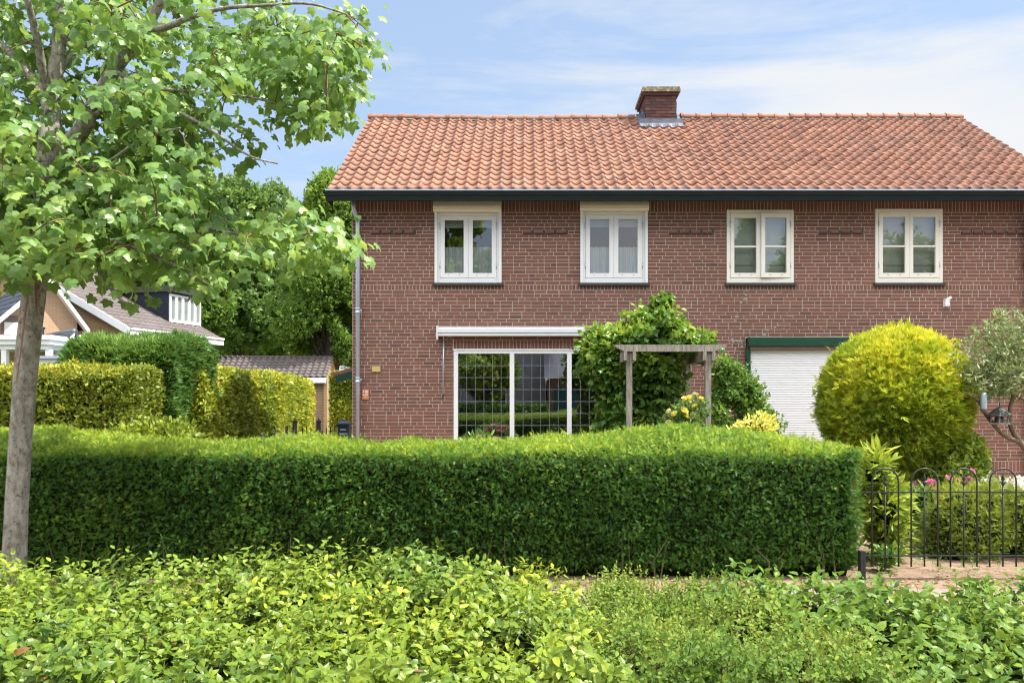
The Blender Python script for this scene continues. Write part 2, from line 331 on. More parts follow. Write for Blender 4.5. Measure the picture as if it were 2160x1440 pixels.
def shoots(soup,stem,base,dirs,length,L,T,size,tone,am=1,a0=1.35,a1=.55,alt=True,stem_r=.003):
    n=len(base); d=nrm(dirs); ref=rvec(n); X=nrm(np.cross(d,ref)); Y=np.cross(d,X); ln=np.broadcast_to(length,(n,))
    ph=rng.uniform(0,6.28,n)
    for l in range(L):
        t=(l+.6)/L; az=ph+l*(2.4 if alt else 1.57*(l//2)+3.14159*(l%2)); rad=np.cos(az)[:,None]*X+np.sin(az)[:,None]*Y
        an=a0+(a1-a0)*t+rng.normal(0,.18,n)
        ld=d*np.cos(an)[:,None]+rad*np.sin(an)[:,None]; ln_=d*np.sin(an)[:,None]-rad*np.cos(an)[:,None]
        p=base+d*(ln*t)[:,None]
        scatter(soup,T,p,ld+rng.normal(0,.12,(n,3)),ln_+rng.normal(0,.2,(n,3)),size*rng.uniform(.7,1.15,n)*(1-.25*t*t),tone+rng.normal(0,.10,n)+.12*t)
    if stem is not None:
        e=base+d*ln[:,None]; r=stem_r; b0=base-d*(.25*ln)[:,None]
        V=np.stack([b0+X*r,b0-X*r*.5+Y*r*.87,b0-X*r*.5-Y*r*.87,e],1).reshape(-1,3)
        F=np.array([(0,1,3),(1,2,3),(2,0,3)])[None]+(np.arange(n)*4)[:,None,None]; stem.add(V,F.reshape(-1,3),.5)

# ------------------------------------------------------------------ hedge with a profile swept along a line
def zblend(zmod,x,q0): return .985+(zmod(x)-.985)*np.clip(np.asarray(q0)/.8,0,1)
def sweep_samples(O,A,B,L,prof,n,zmod=None,ends=True):
    P=np.array(prof,float); seg=np.diff(P,axis=0); sl=np.linalg.norm(seg,axis=1); cum=np.concatenate([[0],np.cumsum(sl)])
    u=rng.uniform(0,cum[-1],n); i=np.clip(np.searchsorted(cum,u)-1,0,len(sl)-1); f=(u-cum[i])/sl[i]
    q=P[i]+seg[i]*f[:,None]; nn=np.stack([-seg[i][:,1],seg[i][:,0]],1)/sl[i][:,None]
    x=rng.uniform(0,L,n); A=np.array(A,float);B=np.array(B,float)
    pos=np.array(O)+x[:,None]*A+q[:,:1]*B; pos[:,2]+=q[:,1]*(zblend(zmod,x,q[:,0]) if zmod else 1)
    nor=nn[:,:1]*B; nor=nor+0; nor[:,2]+=nn[:,1]
    if ends:
        area=.5*abs(sum(P[k,0]*P[(k+1)%len(P),1]-P[(k+1)%len(P),0]*P[k,1] for k in range(len(P)))); ne=int(2.2*n*area/(cum[-1]*L))
        c=np.array([P[:,0].mean(),P[:,1].mean()*.9])
        for e,sg in ((0,-1),(L,1)):
            k=rng.integers(0,len(P)-1,ne); f=rng.uniform(0,1,ne); q=P[k]+(P[k+1]-P[k])*f[:,None]; q=c+(q-c)*np.sqrt(rng.uniform(0,1,ne))[:,None]
            pe=np.array(O)+e*A+q[:,:1]*B; pe[:,2]+=q[:,1]*(zblend(zmod,np.full(ne,float(e)),q[:,0]) if zmod else 1)
            pe=pe-np.outer(rng.uniform(0,.07,ne),A*sg); pos=np.concatenate([pos,pe]); nor=np.concatenate([nor,np.tile(A*sg,(ne,1))])
    return pos,nrm(nor)
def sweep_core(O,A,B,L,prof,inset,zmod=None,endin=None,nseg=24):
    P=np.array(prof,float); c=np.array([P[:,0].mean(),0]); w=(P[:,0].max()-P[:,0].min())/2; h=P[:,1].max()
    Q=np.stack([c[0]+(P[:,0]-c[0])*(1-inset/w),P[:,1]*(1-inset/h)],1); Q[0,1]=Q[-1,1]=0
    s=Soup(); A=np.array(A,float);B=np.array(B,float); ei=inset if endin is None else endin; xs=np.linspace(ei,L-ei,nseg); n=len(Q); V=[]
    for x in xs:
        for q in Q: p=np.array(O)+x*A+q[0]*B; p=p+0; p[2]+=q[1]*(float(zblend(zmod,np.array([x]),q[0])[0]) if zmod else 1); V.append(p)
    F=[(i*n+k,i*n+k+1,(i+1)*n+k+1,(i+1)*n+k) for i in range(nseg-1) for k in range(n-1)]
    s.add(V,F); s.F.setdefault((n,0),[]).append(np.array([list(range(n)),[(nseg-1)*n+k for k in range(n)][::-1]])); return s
def wobble(pos,nor,amp,scale,seed=1):
    k=(vnoise(pos,scale,seed)-.5)*2*amp+(vnoise(pos,scale*3.1,seed+3)-.5)*amp+(vnoise(pos,scale*7.3,seed+5)-.5)*amp*.9; return pos+nor*k[:,None],k
def hedge(name,label,O,A,B,L,prof,n,T,size,mat,wob=.05,wsc=2.5,depth=.07,up=.35,tone=None,inset=.1,zmod=None,cat='hedge',seed=1,upn=False,spread=.75,coremat=None,stray=.0):
    o=thing(name,label,cat,tuple(np.array(O)+np.array(A)*L/2))
    p,nr=sweep_samples(O,A,B,L,prof,n,zmod); p,k=wobble(p,nr,wob,wsc,seed)
    dp=rng.uniform(0,1,len(p))**1.5*depth; p=p-nr*dp[:,None]
    if stray>0:
        st=rng.uniform(0,1,len(p))<stray; p[st]+=nr[st]*rng.uniform(.01,.07,st.sum())[:,None]
    p=p[p[:,2]>.02]; nr=nr[:len(p)] if len(nr)==len(p) else None
    return o,p
def hedge_full(name,label,O,A,B,L,prof,n,T,size,mat,wob=.05,wsc=2.5,depth=.07,up=.35,tone=None,inset=.1,zmod=None,cat='hedge',seed=1,spread=.75,stray=0.,flat=False,tsd=.13,tipg=.12):
    o=thing(name,label,cat,tuple(np.array(O,float)+np.array(A,float)*L/2))
    p,nr=sweep_samples(O,A,B,L,prof,n,zmod); p,k=wobble(p,nr,wob,wsc,seed)
    dp=rng.uniform(0,1,len(p))**1.5*depth; p=p-nr*dp[:,None]
    if stray>0:
        st=rng.uniform(0,1,len(p))<stray; p[st]+=nr[st]*rng.uniform(.01,.06,st.sum())[:,None]
    keep=p[:,2]>.02; p,nr,k=p[keep],nr[keep],k[keep]; m=len(p)
    d=nr+rng.normal(0,spread,(m,3))*.8; d[:,2]+=up; un=rvec(m)+np.array([0,0,.8])
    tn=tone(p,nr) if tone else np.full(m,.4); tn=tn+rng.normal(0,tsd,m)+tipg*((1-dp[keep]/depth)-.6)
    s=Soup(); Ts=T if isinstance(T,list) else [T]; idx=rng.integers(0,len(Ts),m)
    for j,tt in enumerate(Ts):
        q=idx==j; scatter(s,tt,p[q],d[q],un[q],size*rng.uniform(.7,1.25,q.sum()),tn[q])
    link('foliage',s,mat,o)
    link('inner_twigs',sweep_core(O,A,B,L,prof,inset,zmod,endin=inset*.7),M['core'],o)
    return o
def ell_samples(c,r,n,low=-1):
    d=rvec(n*2); d=d[d[:,2]>low][:n]; return np.array(c)+d*np.array(r),nrm(d/np.array(r)),d
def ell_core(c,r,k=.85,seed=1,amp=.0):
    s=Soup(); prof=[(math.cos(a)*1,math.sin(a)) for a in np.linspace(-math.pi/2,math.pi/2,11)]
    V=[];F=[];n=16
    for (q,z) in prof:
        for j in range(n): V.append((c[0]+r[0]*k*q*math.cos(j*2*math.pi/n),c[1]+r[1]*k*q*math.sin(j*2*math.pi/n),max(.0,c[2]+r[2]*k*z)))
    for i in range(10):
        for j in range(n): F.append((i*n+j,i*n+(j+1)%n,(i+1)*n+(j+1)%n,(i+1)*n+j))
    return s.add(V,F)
def bush(name,label,cat,c,r,n,T,size,mat,wob=.08,wsc=3,depth=.12,up=.4,tone=None,core=.8,seed=2,spread=.7,low=-1,lobes=None,group=None,stray=0):
    o=thing(name,label,cat,(c[0],c[1],0),group=group); s=Soup(); cs=Soup()
    lobes=lobes or [(c,r,1.)]; tot=sum(w for _,_,w in lobes)
    for (lc,lr,w) in lobes:
        p,nr,d=ell_samples(lc,lr,int(n*w/tot),low); p,k=wobble(p,nr,wob,wsc,seed); dp=rng.uniform(0,1,len(p))**1.4*depth; p=p-nr*dp[:,None]
        if stray>0:
            st=rng.uniform(0,1,len(p))<stray; p[st]+=nr[st]*rng.uniform(.02,.12,st.sum())[:,None]
        keep=p[:,2]>.02; p,nr=p[keep],nr[keep]; m=len(p)
        dd=nr+rng.normal(0,spread,(m,3)); dd[:,2]+=up; un=rvec(m)+np.array([0,0,.8])
        tn=(tone(p,nr) if tone else np.full(m,.45))+rng.normal(0,.13,m)
        Ts=T if isinstance(T,list) else [T]; idx=rng.integers(0,len(Ts),m)
        for j,tt in enumerate(Ts):
            q=idx==j; scatter(s,tt,p[q],dd[q],un[q],size*rng.uniform(.7,1.25,q.sum()),tn[q])
        if core>0:
            e=ell_core(lc,lr,core); cs.add(e.V[0],e.F[(4,0)][0])
    link('foliage',s,mat,o)
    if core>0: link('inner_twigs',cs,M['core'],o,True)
    return o
def bloom_mesh(r,petals=26,seed=0):
    g=np.random.default_rng(seed); s=Soup(); T=T_oval(.42,.12,-.25)
    n=petals; tt=np.linspace(0,1,n); az=np.arange(n)*2.4; el=.15+1.25*tt
    d=np.stack([np.cos(az)*np.cos(el),np.sin(az)*np.cos(el),np.sin(el)],1); nn=np.stack([-np.cos(az)*np.sin(el),-np.sin(az)*np.sin(el),np.cos(el)],1)
    scatter(s,T,d*r*.25+g.normal(0,r*.05,(n,3)),d+g.normal(0,.15,(n,3)),nn,r*(.95-.25*tt),.25+.5*g.uniform(0,1,n)); return s

# ================================================================== SETTING
s=Soup(); s.quad([(-220,-160,0),(220,-160,0),(220,260,0),(-220,260,0)]); struct('ground',s,M['soil'])
s=Soup(); s.box(-60,60,5.35,6.72,-.1,.012); struct('sidewalk',s,M['paving'])
s=Soup(); s.box(-60,60,1.55,1.67,-.1,.09); s.box(-60,60,5.25,5.35,-.1,.02); struct('kerb',s,M['kerb'])
s=Soup(); s.quad([(-60,-7,.006),(60,-7,.006),(60,1.55,.006),(-60,1.55,.006)]); struct('road',s,M['asphalt'])
s=Soup(); s.quad([(-60,-9.0,.02),(60,-9.0,.02),(60,-7,.02),(-60,-7,.02)]); struct('far_sidewalk',s,M['paving'])
s=Soup(); s.quad([(-6.4,6.9,.008),(-3.3,13.6,.008),(-3.3,34,.008),(-7.6,34,.008)]); struct('driveway',s,M['driveway'])
s=Soup(); s.quad([(-60,17,.006),(-7.7,17,.006),(-7.7,60,.006),(-60,60,.006)]); struct('lawn',s,M['lawn'])

# ================================================================== THE BRICK HOUSE
D0=14.167; S0=120.
def fx(px): return (px-CX)/S0
def fz(py): return ZE+(CY-py)/S0
XL,XR=fx(743),9.05
DE,DR=13.80,17.46; ZEV,ZRI=5.17,7.665; XVL,XVR=-3.395,9.41
house=thing('brick_house','long two storey red brick house with orange clay tile roof, filling the centre and right','house',(3,D0,0))
openings=[(fx(918),fx(1057),fz(598),fz(432)),(fx(1225),fx(1365),fz(598),fz(430)),(fx(1533),fx(1674),fz(598),fz(443)),(fx(1846),fx(1988),fz(598),fz(441)),
          (fx(956),fx(1328),.55,fz(736)),(fx(1573),fx(1963),.45,fz(713))]
wall=Soup()
# mortar sheet with openings and reveals
xs=sorted({XL,XR,*[o[0] for o in openings],*[o[1] for o in openings]}); zs=sorted({0,5.3,*[o[2] for o in openings],*[o[3] for o in openings]})
for i in range(len(xs)-1):
    for j in range(len(zs)-1):
        cx,cz=(xs[i]+xs[i+1])/2,(zs[j]+zs[j+1])/2
        if any(a<cx<b and c<cz<d for a,b,c,d in openings): continue
        wall.quad([(xs[i],D0+.005,zs[j]),(xs[i+1],D0+.005,zs[j]),(xs[i+1],D0+.005,zs[j+1]),(xs[i],D0+.005,zs[j+1])],.5,1)
for a,b,c,d in openings:
    y0,y1=D0+.005,D0+.22
    wall.quad([(a,y0,c),(a,y1,c),(a,y1,d),(a,y0,d)],.4,0); wall.quad([(b,y0,c),(b,y0,d),(b,y1,d),(b,y1,c)],.4,0)
    wall.quad([(a,y0,d),(a,y1,d),(b,y1,d),(b,y0,d)],.4,0); wall.quad([(a,y0,c),(b,y0,c),(b,y1,c),(a,y1,c)],.4,0)
def brickf(x0,x1,z0,z1,out=.0,a=None):
    j=.0052; o=rng.normal(0,.0012)+out; y0=D0-o; a=rng.beta(3.2,3)*.95 if a is None else a
    if rng.uniform()<.035: a=rng.uniform(0,.08)
    x0+=j+rng.normal(0,.0012); x1-=j+rng.normal(0,.0012); z0+=j; z1-=j
    if x1-x0<.015: return
    e=.003; y1=D0+.008
    V=[(x0+e,y0,z0+e),(x1-e,y0,z0+e),(x1-e,y0,z1-e),(x0+e,y0,z1-e),(x0,y1,z0),(x1,y1,z0),(x1,y1,z1),(x0,y1,z1)]
    wall.add(V,[(0,1,2,3),(4,5,1,0),(5,6,2,1),(6,7,3,2),(7,4,0,3)],a,0)
def segs(z0,z1):
    zc=(z0+z1)/2; L=[(XL,XR)]
    for a,b,c,d in openings+[(fx(955),fx(1330),fz(736),fz(717))]:
        if c<zc<d: L=[p for (u,v) in L for p in ((u,min(v,a)),(max(u,b),v)) if p[1]-p[0]>.03]
    return L
def course(z0,z1,proj=False,k=0):
    for u,v in segs(z0,z1):
        x=u; first=True
        x0=x; x=min(x+(.108,.163,.055,.217)[int(rng.integers(0,4))] if u>XL+.01 or not proj else x+.108,v); brickf(x0,x,z0,z1)
        alt=0
        while x<v-1e-6:
            w=.217 if rng.uniform()>.28 else .108
            if proj: w=.108 if alt%2 else .217; 
            x1=min(x+w,v)
            if v-x1<.05: x1=v
            if proj and .25<x-u and v-x>.35:
                brickf(x,x+.158,z0+.004,z1-.004,.034); wall.quad([(x+.154,D0-.001,z0-.004),(x+.196,D0-.001,z0-.004),(x+.196,D0-.001,z1+.004),(x+.154,D0-.001,z1+.004)],0,2); wall.quad([(x,D0-.0045,z0-.010),(x+.16,D0-.0045,z0-.010),(x+.16,D0-.0045,z0+.004),(x,D0-.0045,z0+.004)],0,2); x+=.2; continue  # dark quads paint shade in the slots and a shadow under each projecting brick
            brickf(x,x1,z0,z1); alt+=1; x=x1
def under(x): return any(o[0]-.02<x<o[1]+.02 for o in openings[:4])
def soldier(z0,z1,w=.0625,a=None,rng_x=None):
    for u,v in ([rng_x] if rng_x else segs(z0,z1)):
        n=max(1,round((v-u)/w))
        for i in range(n): brickf(u+(v-u)*i/n,u+(v-u)*(i+1)/n,z0,z1,a=a() if a else (rng.uniform(0,.16) if z0==zr0 and under(u+(v-u)*(i+.5)/n) else None))
zr0,zr1=fz(612),fz(600); zt=fz(448)
k=0
for i in range(20):
    h=(zt-zr1)/20; z=zr1+i*h; proj=abs((z+h/2)-fz(490))<h/2; course(z,z+h,proj,k); k+=1
soldier(zt,zt+.205,a=lambda: rng.uniform(.05,.5))
for i in range(1): course(zt+.205,zt+.205+.0625)
soldier(zr0,zr1)
n=56; h=zr0/n
for i in range(n):
    z=i*h
    if 5<=i<8:
        if i==5: soldier(z,z+3*h)
        continue
    course(z,z+h,False,i)
soldier(fz(736)+.002,fz(717),rng_x=(fx(955),fx(1330)))
link('wall',wall,[M['brick'],M['mortar'],M['slate']],house)  # slate slot colours the painted shade of the projecting course
s=Soup()   # gables, rear wall
zq=4.95
for X in (XL,XR):
    p=[(X,D0+.006,0),(X,20.75,0),(X,20.75,zq),(X,DR,ZRI-.14),(X,D0+.006,5.28)]
    s.add(p,[(0,1,2,3,4) if X==XR else (4,3,2,1,0)])
s.quad([(XL,20.75,0),(XL,20.75,zq),(XR,20.75,zq),(XR,20.75,0)])
link('side_wall',s,M['side_brick'],house)
# ---- tiled roof: every pantile separate in one mesh
roof=Soup(); nx=64; ny=17
sl=np.array([0,DR-DE,ZRI-ZEV]); Ls=np.linalg.norm(sl); us=sl/Ls; un=np.array([0,-us[2],us[1]])
w=(XVR-XVL)/nx; g=Ls/ny
tt=np.array([0,.09,.18,.3,.42,.54,.62,.69,.76,.83,.90,.96,1.04]); 
def prof(t): return np.where(t<.62,-np.sin(np.pi*np.clip(t/.62,0,1))*.026,np.sin(np.pi*np.clip((t-.62)/.38,-.1,1.15))*.026)
ph=prof(tt); K=len(tt)
for j in range(ny):
    for i in range(nx):
        x0=XVL+i*w; dz=rng.normal(0,.003); sk=rng.normal(0,.004); v0=j*g-.012+rng.normal(0,.006)-(.03 if rng.uniform()<.02 else 0); v1=(j+1)*g+.045
        sag=-.035*math.sin(math.pi*np.clip((x0-XVL)/6.2,0,1))*(j/ny)
        a=np.clip(.5+rng.normal(0,.17)+.12*(1 if x0<3 else -.55)*1+.06*(vnoise(np.array([[x0,j*.3,0]]),.8,5)[0]-.5),0,1)
        V=[]
        for (v,lift) in ((v0,.034+dz),(v1,.006+dz)):
            for q in range(K): V.append(np.array([x0+tt[q]*w+sk*(v-v0)*3,DE,ZEV])+us*v+un*(lift+ph[q])+np.array([0,0,sag]))
        for q in range(K): V.append(V[q]-un*.026+us*.004)
        F=[(q,q+1,K+q+1,K+q) for q in range(K-1)]+[(2*K+q,2*K+q+1,q+1,q) for q in range(K-1)]
        if i==0: F+=[(2*K,0,K,K)] if False else []
        roof.add(V,F,a)
# boarding under the tiles and the plain rear slope
roof.add([(XVL+.02,DE+.05,ZEV-.02),(XVR-.02,DE+.05,ZEV-.02),(XVR-.02,DR,ZRI-.06),(XVL+.02,DR,ZRI-.06)],[(0,1,2,3)],0)
roof.add([(XVL,DR,ZRI),(XVR,DR,ZRI),(XVR,2*DR-DE,ZEV),(XVL,2*DR-DE,ZEV)],[(0,1,2,3)],.4)
roofo=link('roof',roof,M['clay'],house,True)
bpy.context.view_layer.update()
# auto smooth by angle is not needed: tiles are separate shells
rs=[Soup(),Soup()]; nr=38; lw=(XVR-XVL)/nr
for i in range(nr):
    x0=XVL+i*lw; x1=x0+lw+.02; xm=(x0+x1)/2
    if 2.38<xm<3.28: continue
    s=rs[0 if xm<2.8 else 1]
    sag=-.035*math.sin(math.pi*np.clip((x0-XVL)/6.2,0,1))+rng.normal(0,.004); a=np.clip(.55+rng.normal(0,.15),0,1)
    for (u0,u1,r) in ((x0,x1,.085),(x0-.015,x0+.055,.105)):
        V=[(x,DR+r*1.15*math.cos(q),ZRI+.005+sag+r*math.sin(q)*.95) for x in (u0,u1) for q in np.linspace(-.35,math.pi+.35,11)]
        s.add(V,[(q,q+1,11+q+1,11+q) for q in range(10)]+[tuple(range(11))[::-1],tuple(range(11,22))],a)
    # mortar bedding below the cap
    s.add([(x0,DR-.10,ZRI-.055+sag),(x1,DR-.10,ZRI-.055+sag),(x1,DR-.06,ZRI+.02+sag),(x0,DR-.06,ZRI+.02+sag)],[(0,1,2,3)],.5,1)
for s in rs: link('ridge',s,[M['clay'],M['lichen']],roofo)
# gutter: black boxed eaves with zinc lip
s=Soup(); gx0,gx1=-3.41,9.43; gy=13.70
s.box(gx0,gx1,gy+.021,D0-.004,5.075,5.098); s.box(gx0,gx1,gy-.012,gy+.02,4.955,5.125); s.box(gx0,gx1,gy-.02,gy-.012,5.05,5.12)
s.box(gx0,gx0+.02,gy+.021,D0-.004,4.96,5.074); s.box(gx1-.02,gx1,gy+.021,D0-.004,4.96,5.074)
gut=link('gutter',s,M['gutter'],house)
s=Soup(); s.box(gx0-.005,gx1+.005,gy-.03,gy+.03,5.1255,5.147); s.box(gx0,gx1,gy+.03,D0-.06,5.10,5.107); link('gutter_lip',s,M['zinc'],gut)
for X,e in ((XVL+.03,-1),(XVR-.03,1)):
    s=Soup()
    for q in (0,1):
        y0,y1=(DE+.02,DR) if q==0 else (2*DR-DE,DR)
        s.add([(X-.015,y0,ZEV-.17),(X+.015,y0,ZEV-.17),(X+.015,y1,ZRI-.17),(X-.015,y1,ZRI-.17),(X-.015,y0,ZEV-.01),(X+.015,y0,ZEV-.01),(X+.015,y1,ZRI-.03),(X-.015,y1,ZRI-.03)],[(0,1,2,3),(4,5,6,7),(0,4,7,3),(1,2,6,5),(0,1,5,4)])
    link('verge_board',s,M['gutter'],house)
# chimney
chx0,chx1=at(1361,220,16.95)[0],at(1427,220,16.95)[0]; cy0,cy1=16.95,17.9
s=Soup(); zc0,zc1=7.2,7.965
s.box(chx0+.004,chx1-.004,cy0+.004,cy1-.004,zc0,zc1,.2)
nz=12; hz=(zc1-zc0)/nz
for i in range(nz):
    for face in range(3):
        Lw=(chx1-chx0) if face==0 else (cy1-cy0); x=0.; first=(i%2)
        while x<Lw-1e-6:
            ww=.22 if not first else .11; first=False; x1=min(x+ww,Lw); a=rng.uniform(.1,.9); z0=zc0+i*hz+.005; z1=zc0+(i+1)*hz-.005
            if face==0: s.box(chx0+x+.005,chx0+x1-.005,cy0-.002+rng.normal(0,.003),cy0+.02,z0,z1,a)
            elif face==1: s.box(chx0-.002+rng.normal(0,.002),chx0+.02,cy0+x+.005,cy0+x1-.005,z0,z1,a)
            else: s.box(chx1-.02,chx1+.002+rng.normal(0,.002),cy0+x+.005,cy0+x1-.005,z0,z1,a)
            x=x1
chim=link('chimney',s,M['chimbrick'],roofo)
s=Soup(); e=.04
s.box(chx0-e,chx1+e,cy0-e,cy1+e,zc1+.001,zc1+.06,.3,0); e=.075; s.box(chx0-e,chx1+e,cy0-e,cy1+e,zc1+.061,zc1+.115,.4,1)
e=.062; s.box(chx0-e,chx1+e,cy0-e,cy1+e,zc1+.116,zc1+.165,.5,1)
link('chimney_cap',s,[M['chimbrick'],M['lichen']],chim)
s=Soup()
def onroof(x,y,lift=.05): return (x,y,ZEV+(y-DE)*(ZRI-ZEV)/(DR-DE)+lift)
n=24; xs_=np.linspace(chx0-.13,chx1+.13,n)
V=[onroof(x,cy0-.15,.052+prof(np.array([((x-XVL)/w)%1]))[0]) for x in xs_]+[onroof(x,cy0-.01,.075) for x in xs_]+[(x,cy0-.006,onroof(x,cy0)[2]+.11) for x in xs_]
s.add(V,[(i,i+1,n+i+1,n+i) for i in range(n-1)]+[(n+i,n+i+1,2*n+i+1,2*n+i) for i in range(n-1)])
for X,sg in ((chx0-.006,-1),(chx1+.006,1)):
    ys=[cy0-.01,cy0+.18,cy0+.36,DR]; 
    for a_,b_ in zip(ys[:-1],ys[1:]): s.add([onroof(X,a_),onroof(X,b_),(X,b_,onroof(X,b_)[2]+.12),(X,a_,onroof(X,a_)[2]+.2)],[(0,1,2,3)])
    s.add([onroof(X,cy0-.15,.05),onroof(X+sg*.13,cy0-.15,.05),onroof(X+sg*.13,DR,.09),onroof(X,DR,.09)],[(0,1,2,3)])
link('lead_flashing',s,M['flash'],chim)
# downpipes
def pipe(px,mat,dia,elbow,clamps,name='downpipe'):
    s=Soup(); X=fx(px); y=D0-.085
    s.tube([(X-elbow,D0-.20,5.07),(X-elbow,D0-.19,4.88),(X,y,4.70),(X,y,4.6),(X,y,.05)],dia/2,12)
    o=link(name,s,mat,house,True)
    for z in clamps:
        s=Soup(); s.lathe([(dia/2+.002,-.05),(dia/2+.012,-.045),(dia/2+.012,-.022),(dia/2+.004,-.018),(dia/2+.004,.018),(dia/2+.012,.022),(dia/2+.012,.04),(dia/2+.002,.046)],(X,y,z),14)
        s.box(X-.012,X+.012,y+dia/2,D0-.003,z-.012,z+.012); s.box(X+dia/2,X+dia/2+.03,y-.01,y+.01,z-.014,z+.014); link('pipe_clamp',s,mat,o,True)
pipe(757,M['zinc'],.078,.05,(fz(656),fz(801)))
pipe(2160,M['black'],.085,-.05,(fz(690),fz(560)))

# ---- windows
def frect(s,x0,x1,z0,z1,w,y0,y1,wb=None,wt=None,a=.5,m=0):
    wb=wb or w; wt=wt or w
    s.box(x0,x0+w,y0,y1,z0,z1,a,m); s.box(x1-w,x1,y0,y1,z0,z1,a,m); s.box(x0+w,x1-w,y0+.001,y1-.001,z0,z0+wb,a,m); s.box(x0+w,x1-w,y0+.001,y1-.001,z1-wt,z1,a,m)
def room(x0,x1,z0,z1,mat,depth=2.2,grow=.5,floor=.3):
    s=Soup(); y0,y1=D0+.225,D0+.225+depth; X0,X1,Z0,Z1=x0-grow,x1+grow,z0-floor,z1+.25
    s.add([(X0,y0,Z0),(X1,y0,Z0),(X1,y1,Z0),(X0,y1,Z0),(X0,y0,Z1),(X1,y0,Z1),(X1,y1,Z1),(X0,y1,Z1)],[(0,1,2,3),(4,7,6,5),(3,2,6,7),(0,3,7,4),(1,5,6,2)])
    # wall around the opening, seen from inside, keeps daylight out of the cavity
    for q in ((X0,x0,Z0,Z1),(x1,X1,Z0,Z1),(x0,x1,Z0,z0),(x0,x1,z1,Z1)): s.quad([(q[0],y0-.002,q[2]),(q[1],y0-.002,q[2]),(q[1],y0-.002,q[3]),(q[0],y0-.002,q[3])])
    return s
def upper_window(px0,px1,py0,py1,kind,tilt=0,label=None,box=None):
    x0,x1,z0,z1=fx(px0),fx(px1),fz(py1),fz(py0); y0,y1=D0-.012,D0+.07
    mat=M['white'] if kind=='lace' else M['cream']
    s=Soup(); fw=.052
    if kind=='lace':
        frect(s,x0+.04,x1-.04,z0+.004,z1,.05,y0+.03,y1,.085,.06)
        s.box(x0,x0+.045,y0-.02,y0+.028,z0-.004,z1+.02); s.box(x1-.045,x1,y0-.02,y0+.028,z0-.004,z1+.02)   # shutter guide rails
    else: frect(s,x0,x1,z0+.004,z1,.056,y0,y1,.085,.06)
    win=link('window',s,mat,house); 
    if label: win['label']=label
    ix0,ix1=(x0+.092,x1-.092) if kind=='lace' else (x0+.058,x1-.058); iz0,iz1=z0+.091,z1-.062; xm=(ix0+ix1)/2; g=.003
    halves=((ix0+g,xm-g*.7,0),(xm+g*.7,ix1-g,tilt))
    for i,(a,b,tl) in enumerate(halves):
        yy0,yy1=(y0+.026,y0+.066) if kind=='lace' else (y0-.006,y0+.045)
        s=Soup(); sw=.078 if kind=='lace' else .068
        frect(s,a,b,iz0+g,iz1-g,sw,yy0,yy1,.085 if kind=='lace' else .082,.075)
        # dark drain slots along the bottom rail
        for fxx in (.3,.7): s.box(a+(b-a)*fxx-.012,a+(b-a)*fxx+.012,yy0-.0015,yy0+.001,iz0+.045,iz0+.052,.5,1)
        if kind!='lace':
            zm=iz0+(iz1-iz0)*.485; s.box(a+sw,b-sw,yy0+.006,yy1-.006,zm-.014,zm+.014)
        pn=Soup(); yp=(yy0+yy1)/2+.006; pn.quad([(a+sw,yp,iz0+.07),(b-sw,yp,iz0+.07),(b-sw,yp,iz1-.07),(a+sw,yp,iz1-.07)])
        hg=Soup(); hx=a-.004 if i==0 else b+.004
        hgs=[Soup().tube([(hx,yy0-.006,iz0+(iz1-iz0)*hz-.05),(hx,yy0-.006,iz0+(iz1-iz0)*hz+.05)],.008,8) for hz in (.2,.83)]
        if tl:
            th=R(tl); c,sn=math.cos(th),math.sin(th)
            for so in (s,pn):
                for q in range(len(so.V)):
                    v=so.V[q].copy(); dx=v[:,0]-b; dy=v[:,1]-yy0; v[:,0]=b+dx*c-dy*sn; v[:,1]=yy0+dx*sn+dy*c; so.V[q]=v
        link('casement',s,[mat,M['black']],win); link('pane',pn,M['glass'],win); [link('hinge',h_,M['zinc'],win,True) for h_ in hgs]
    s=Soup(); s.box(x0-.035,x1+.04,D0-.055,D0+.02,z0-.045,z0-.001); link('sill',s,M['slate'],win)
    if kind=='lace':
        s=Soup(); n=150; zc=fz(519); xs_=np.linspace(x0+.05,x1-.05,n); yv=D0+.115+.018*np.sin(xs_*75)+.012*np.sin(xs_*31+1); 
        V=[(x,y,z0+.02) for x,y in zip(xs_,yv)]+[(x,y,zc+.008*abs(math.sin(x*60))) for x,y in zip(xs_,yv)]
        s.add(V,[(i,i+1,n+i+1,n+i) for i in range(n-1)]); link('lace_curtain',s,M['lace'],win,True)
        s=Soup(); s.box(x0+.05,x1-.05,D0+.165,D0+.18,z1-.25,z1-.02); link('blind',s,M['blind'],win)
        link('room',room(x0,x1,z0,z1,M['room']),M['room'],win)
        # roller shutter box, rounded front
        a,b,za,zb=fx(box[0]),fx(box[1]),fz(box[3])-.02,5.035; pr=[(D0-.002,za),(D0-.10,za),(D0-.135,za+.03),(D0-.145,za+.08),(D0-.13,za+.13),(D0-.10,zb+.03),(D0-.002,zb+.03)]
        n=len(pr); s=Soup(); s.add([(a,y,z) for y,z in pr]+[(b,y,z) for y,z in pr],[(i,i+1,n+i+1,n+i) for i in range(n-1)]); s.F[(n,0)]=[np.array([list(range(n))[::-1],list(range(n,2*n))])]
        link('shutter_box',s,M['ivory'],win)
    else:
        s=Soup(); zb=z0+.2; nn=26
        # roman blind with a seam and scalloped hem
        xs_=np.linspace(x0+.05,x1-.05,nn*4); n=len(xs_)
        V=[(x,D0+.14,z1-.04) for x in xs_]+[(x,D0+.14,zb+.14) for x in xs_]+[(x,D0+.132,zb+.13) for x in xs_]+[(x,D0+.15,zb-.02+.02*abs(math.sin((x-x0)*14))-(.0 if kind=='low' else 0)) for x in xs_]
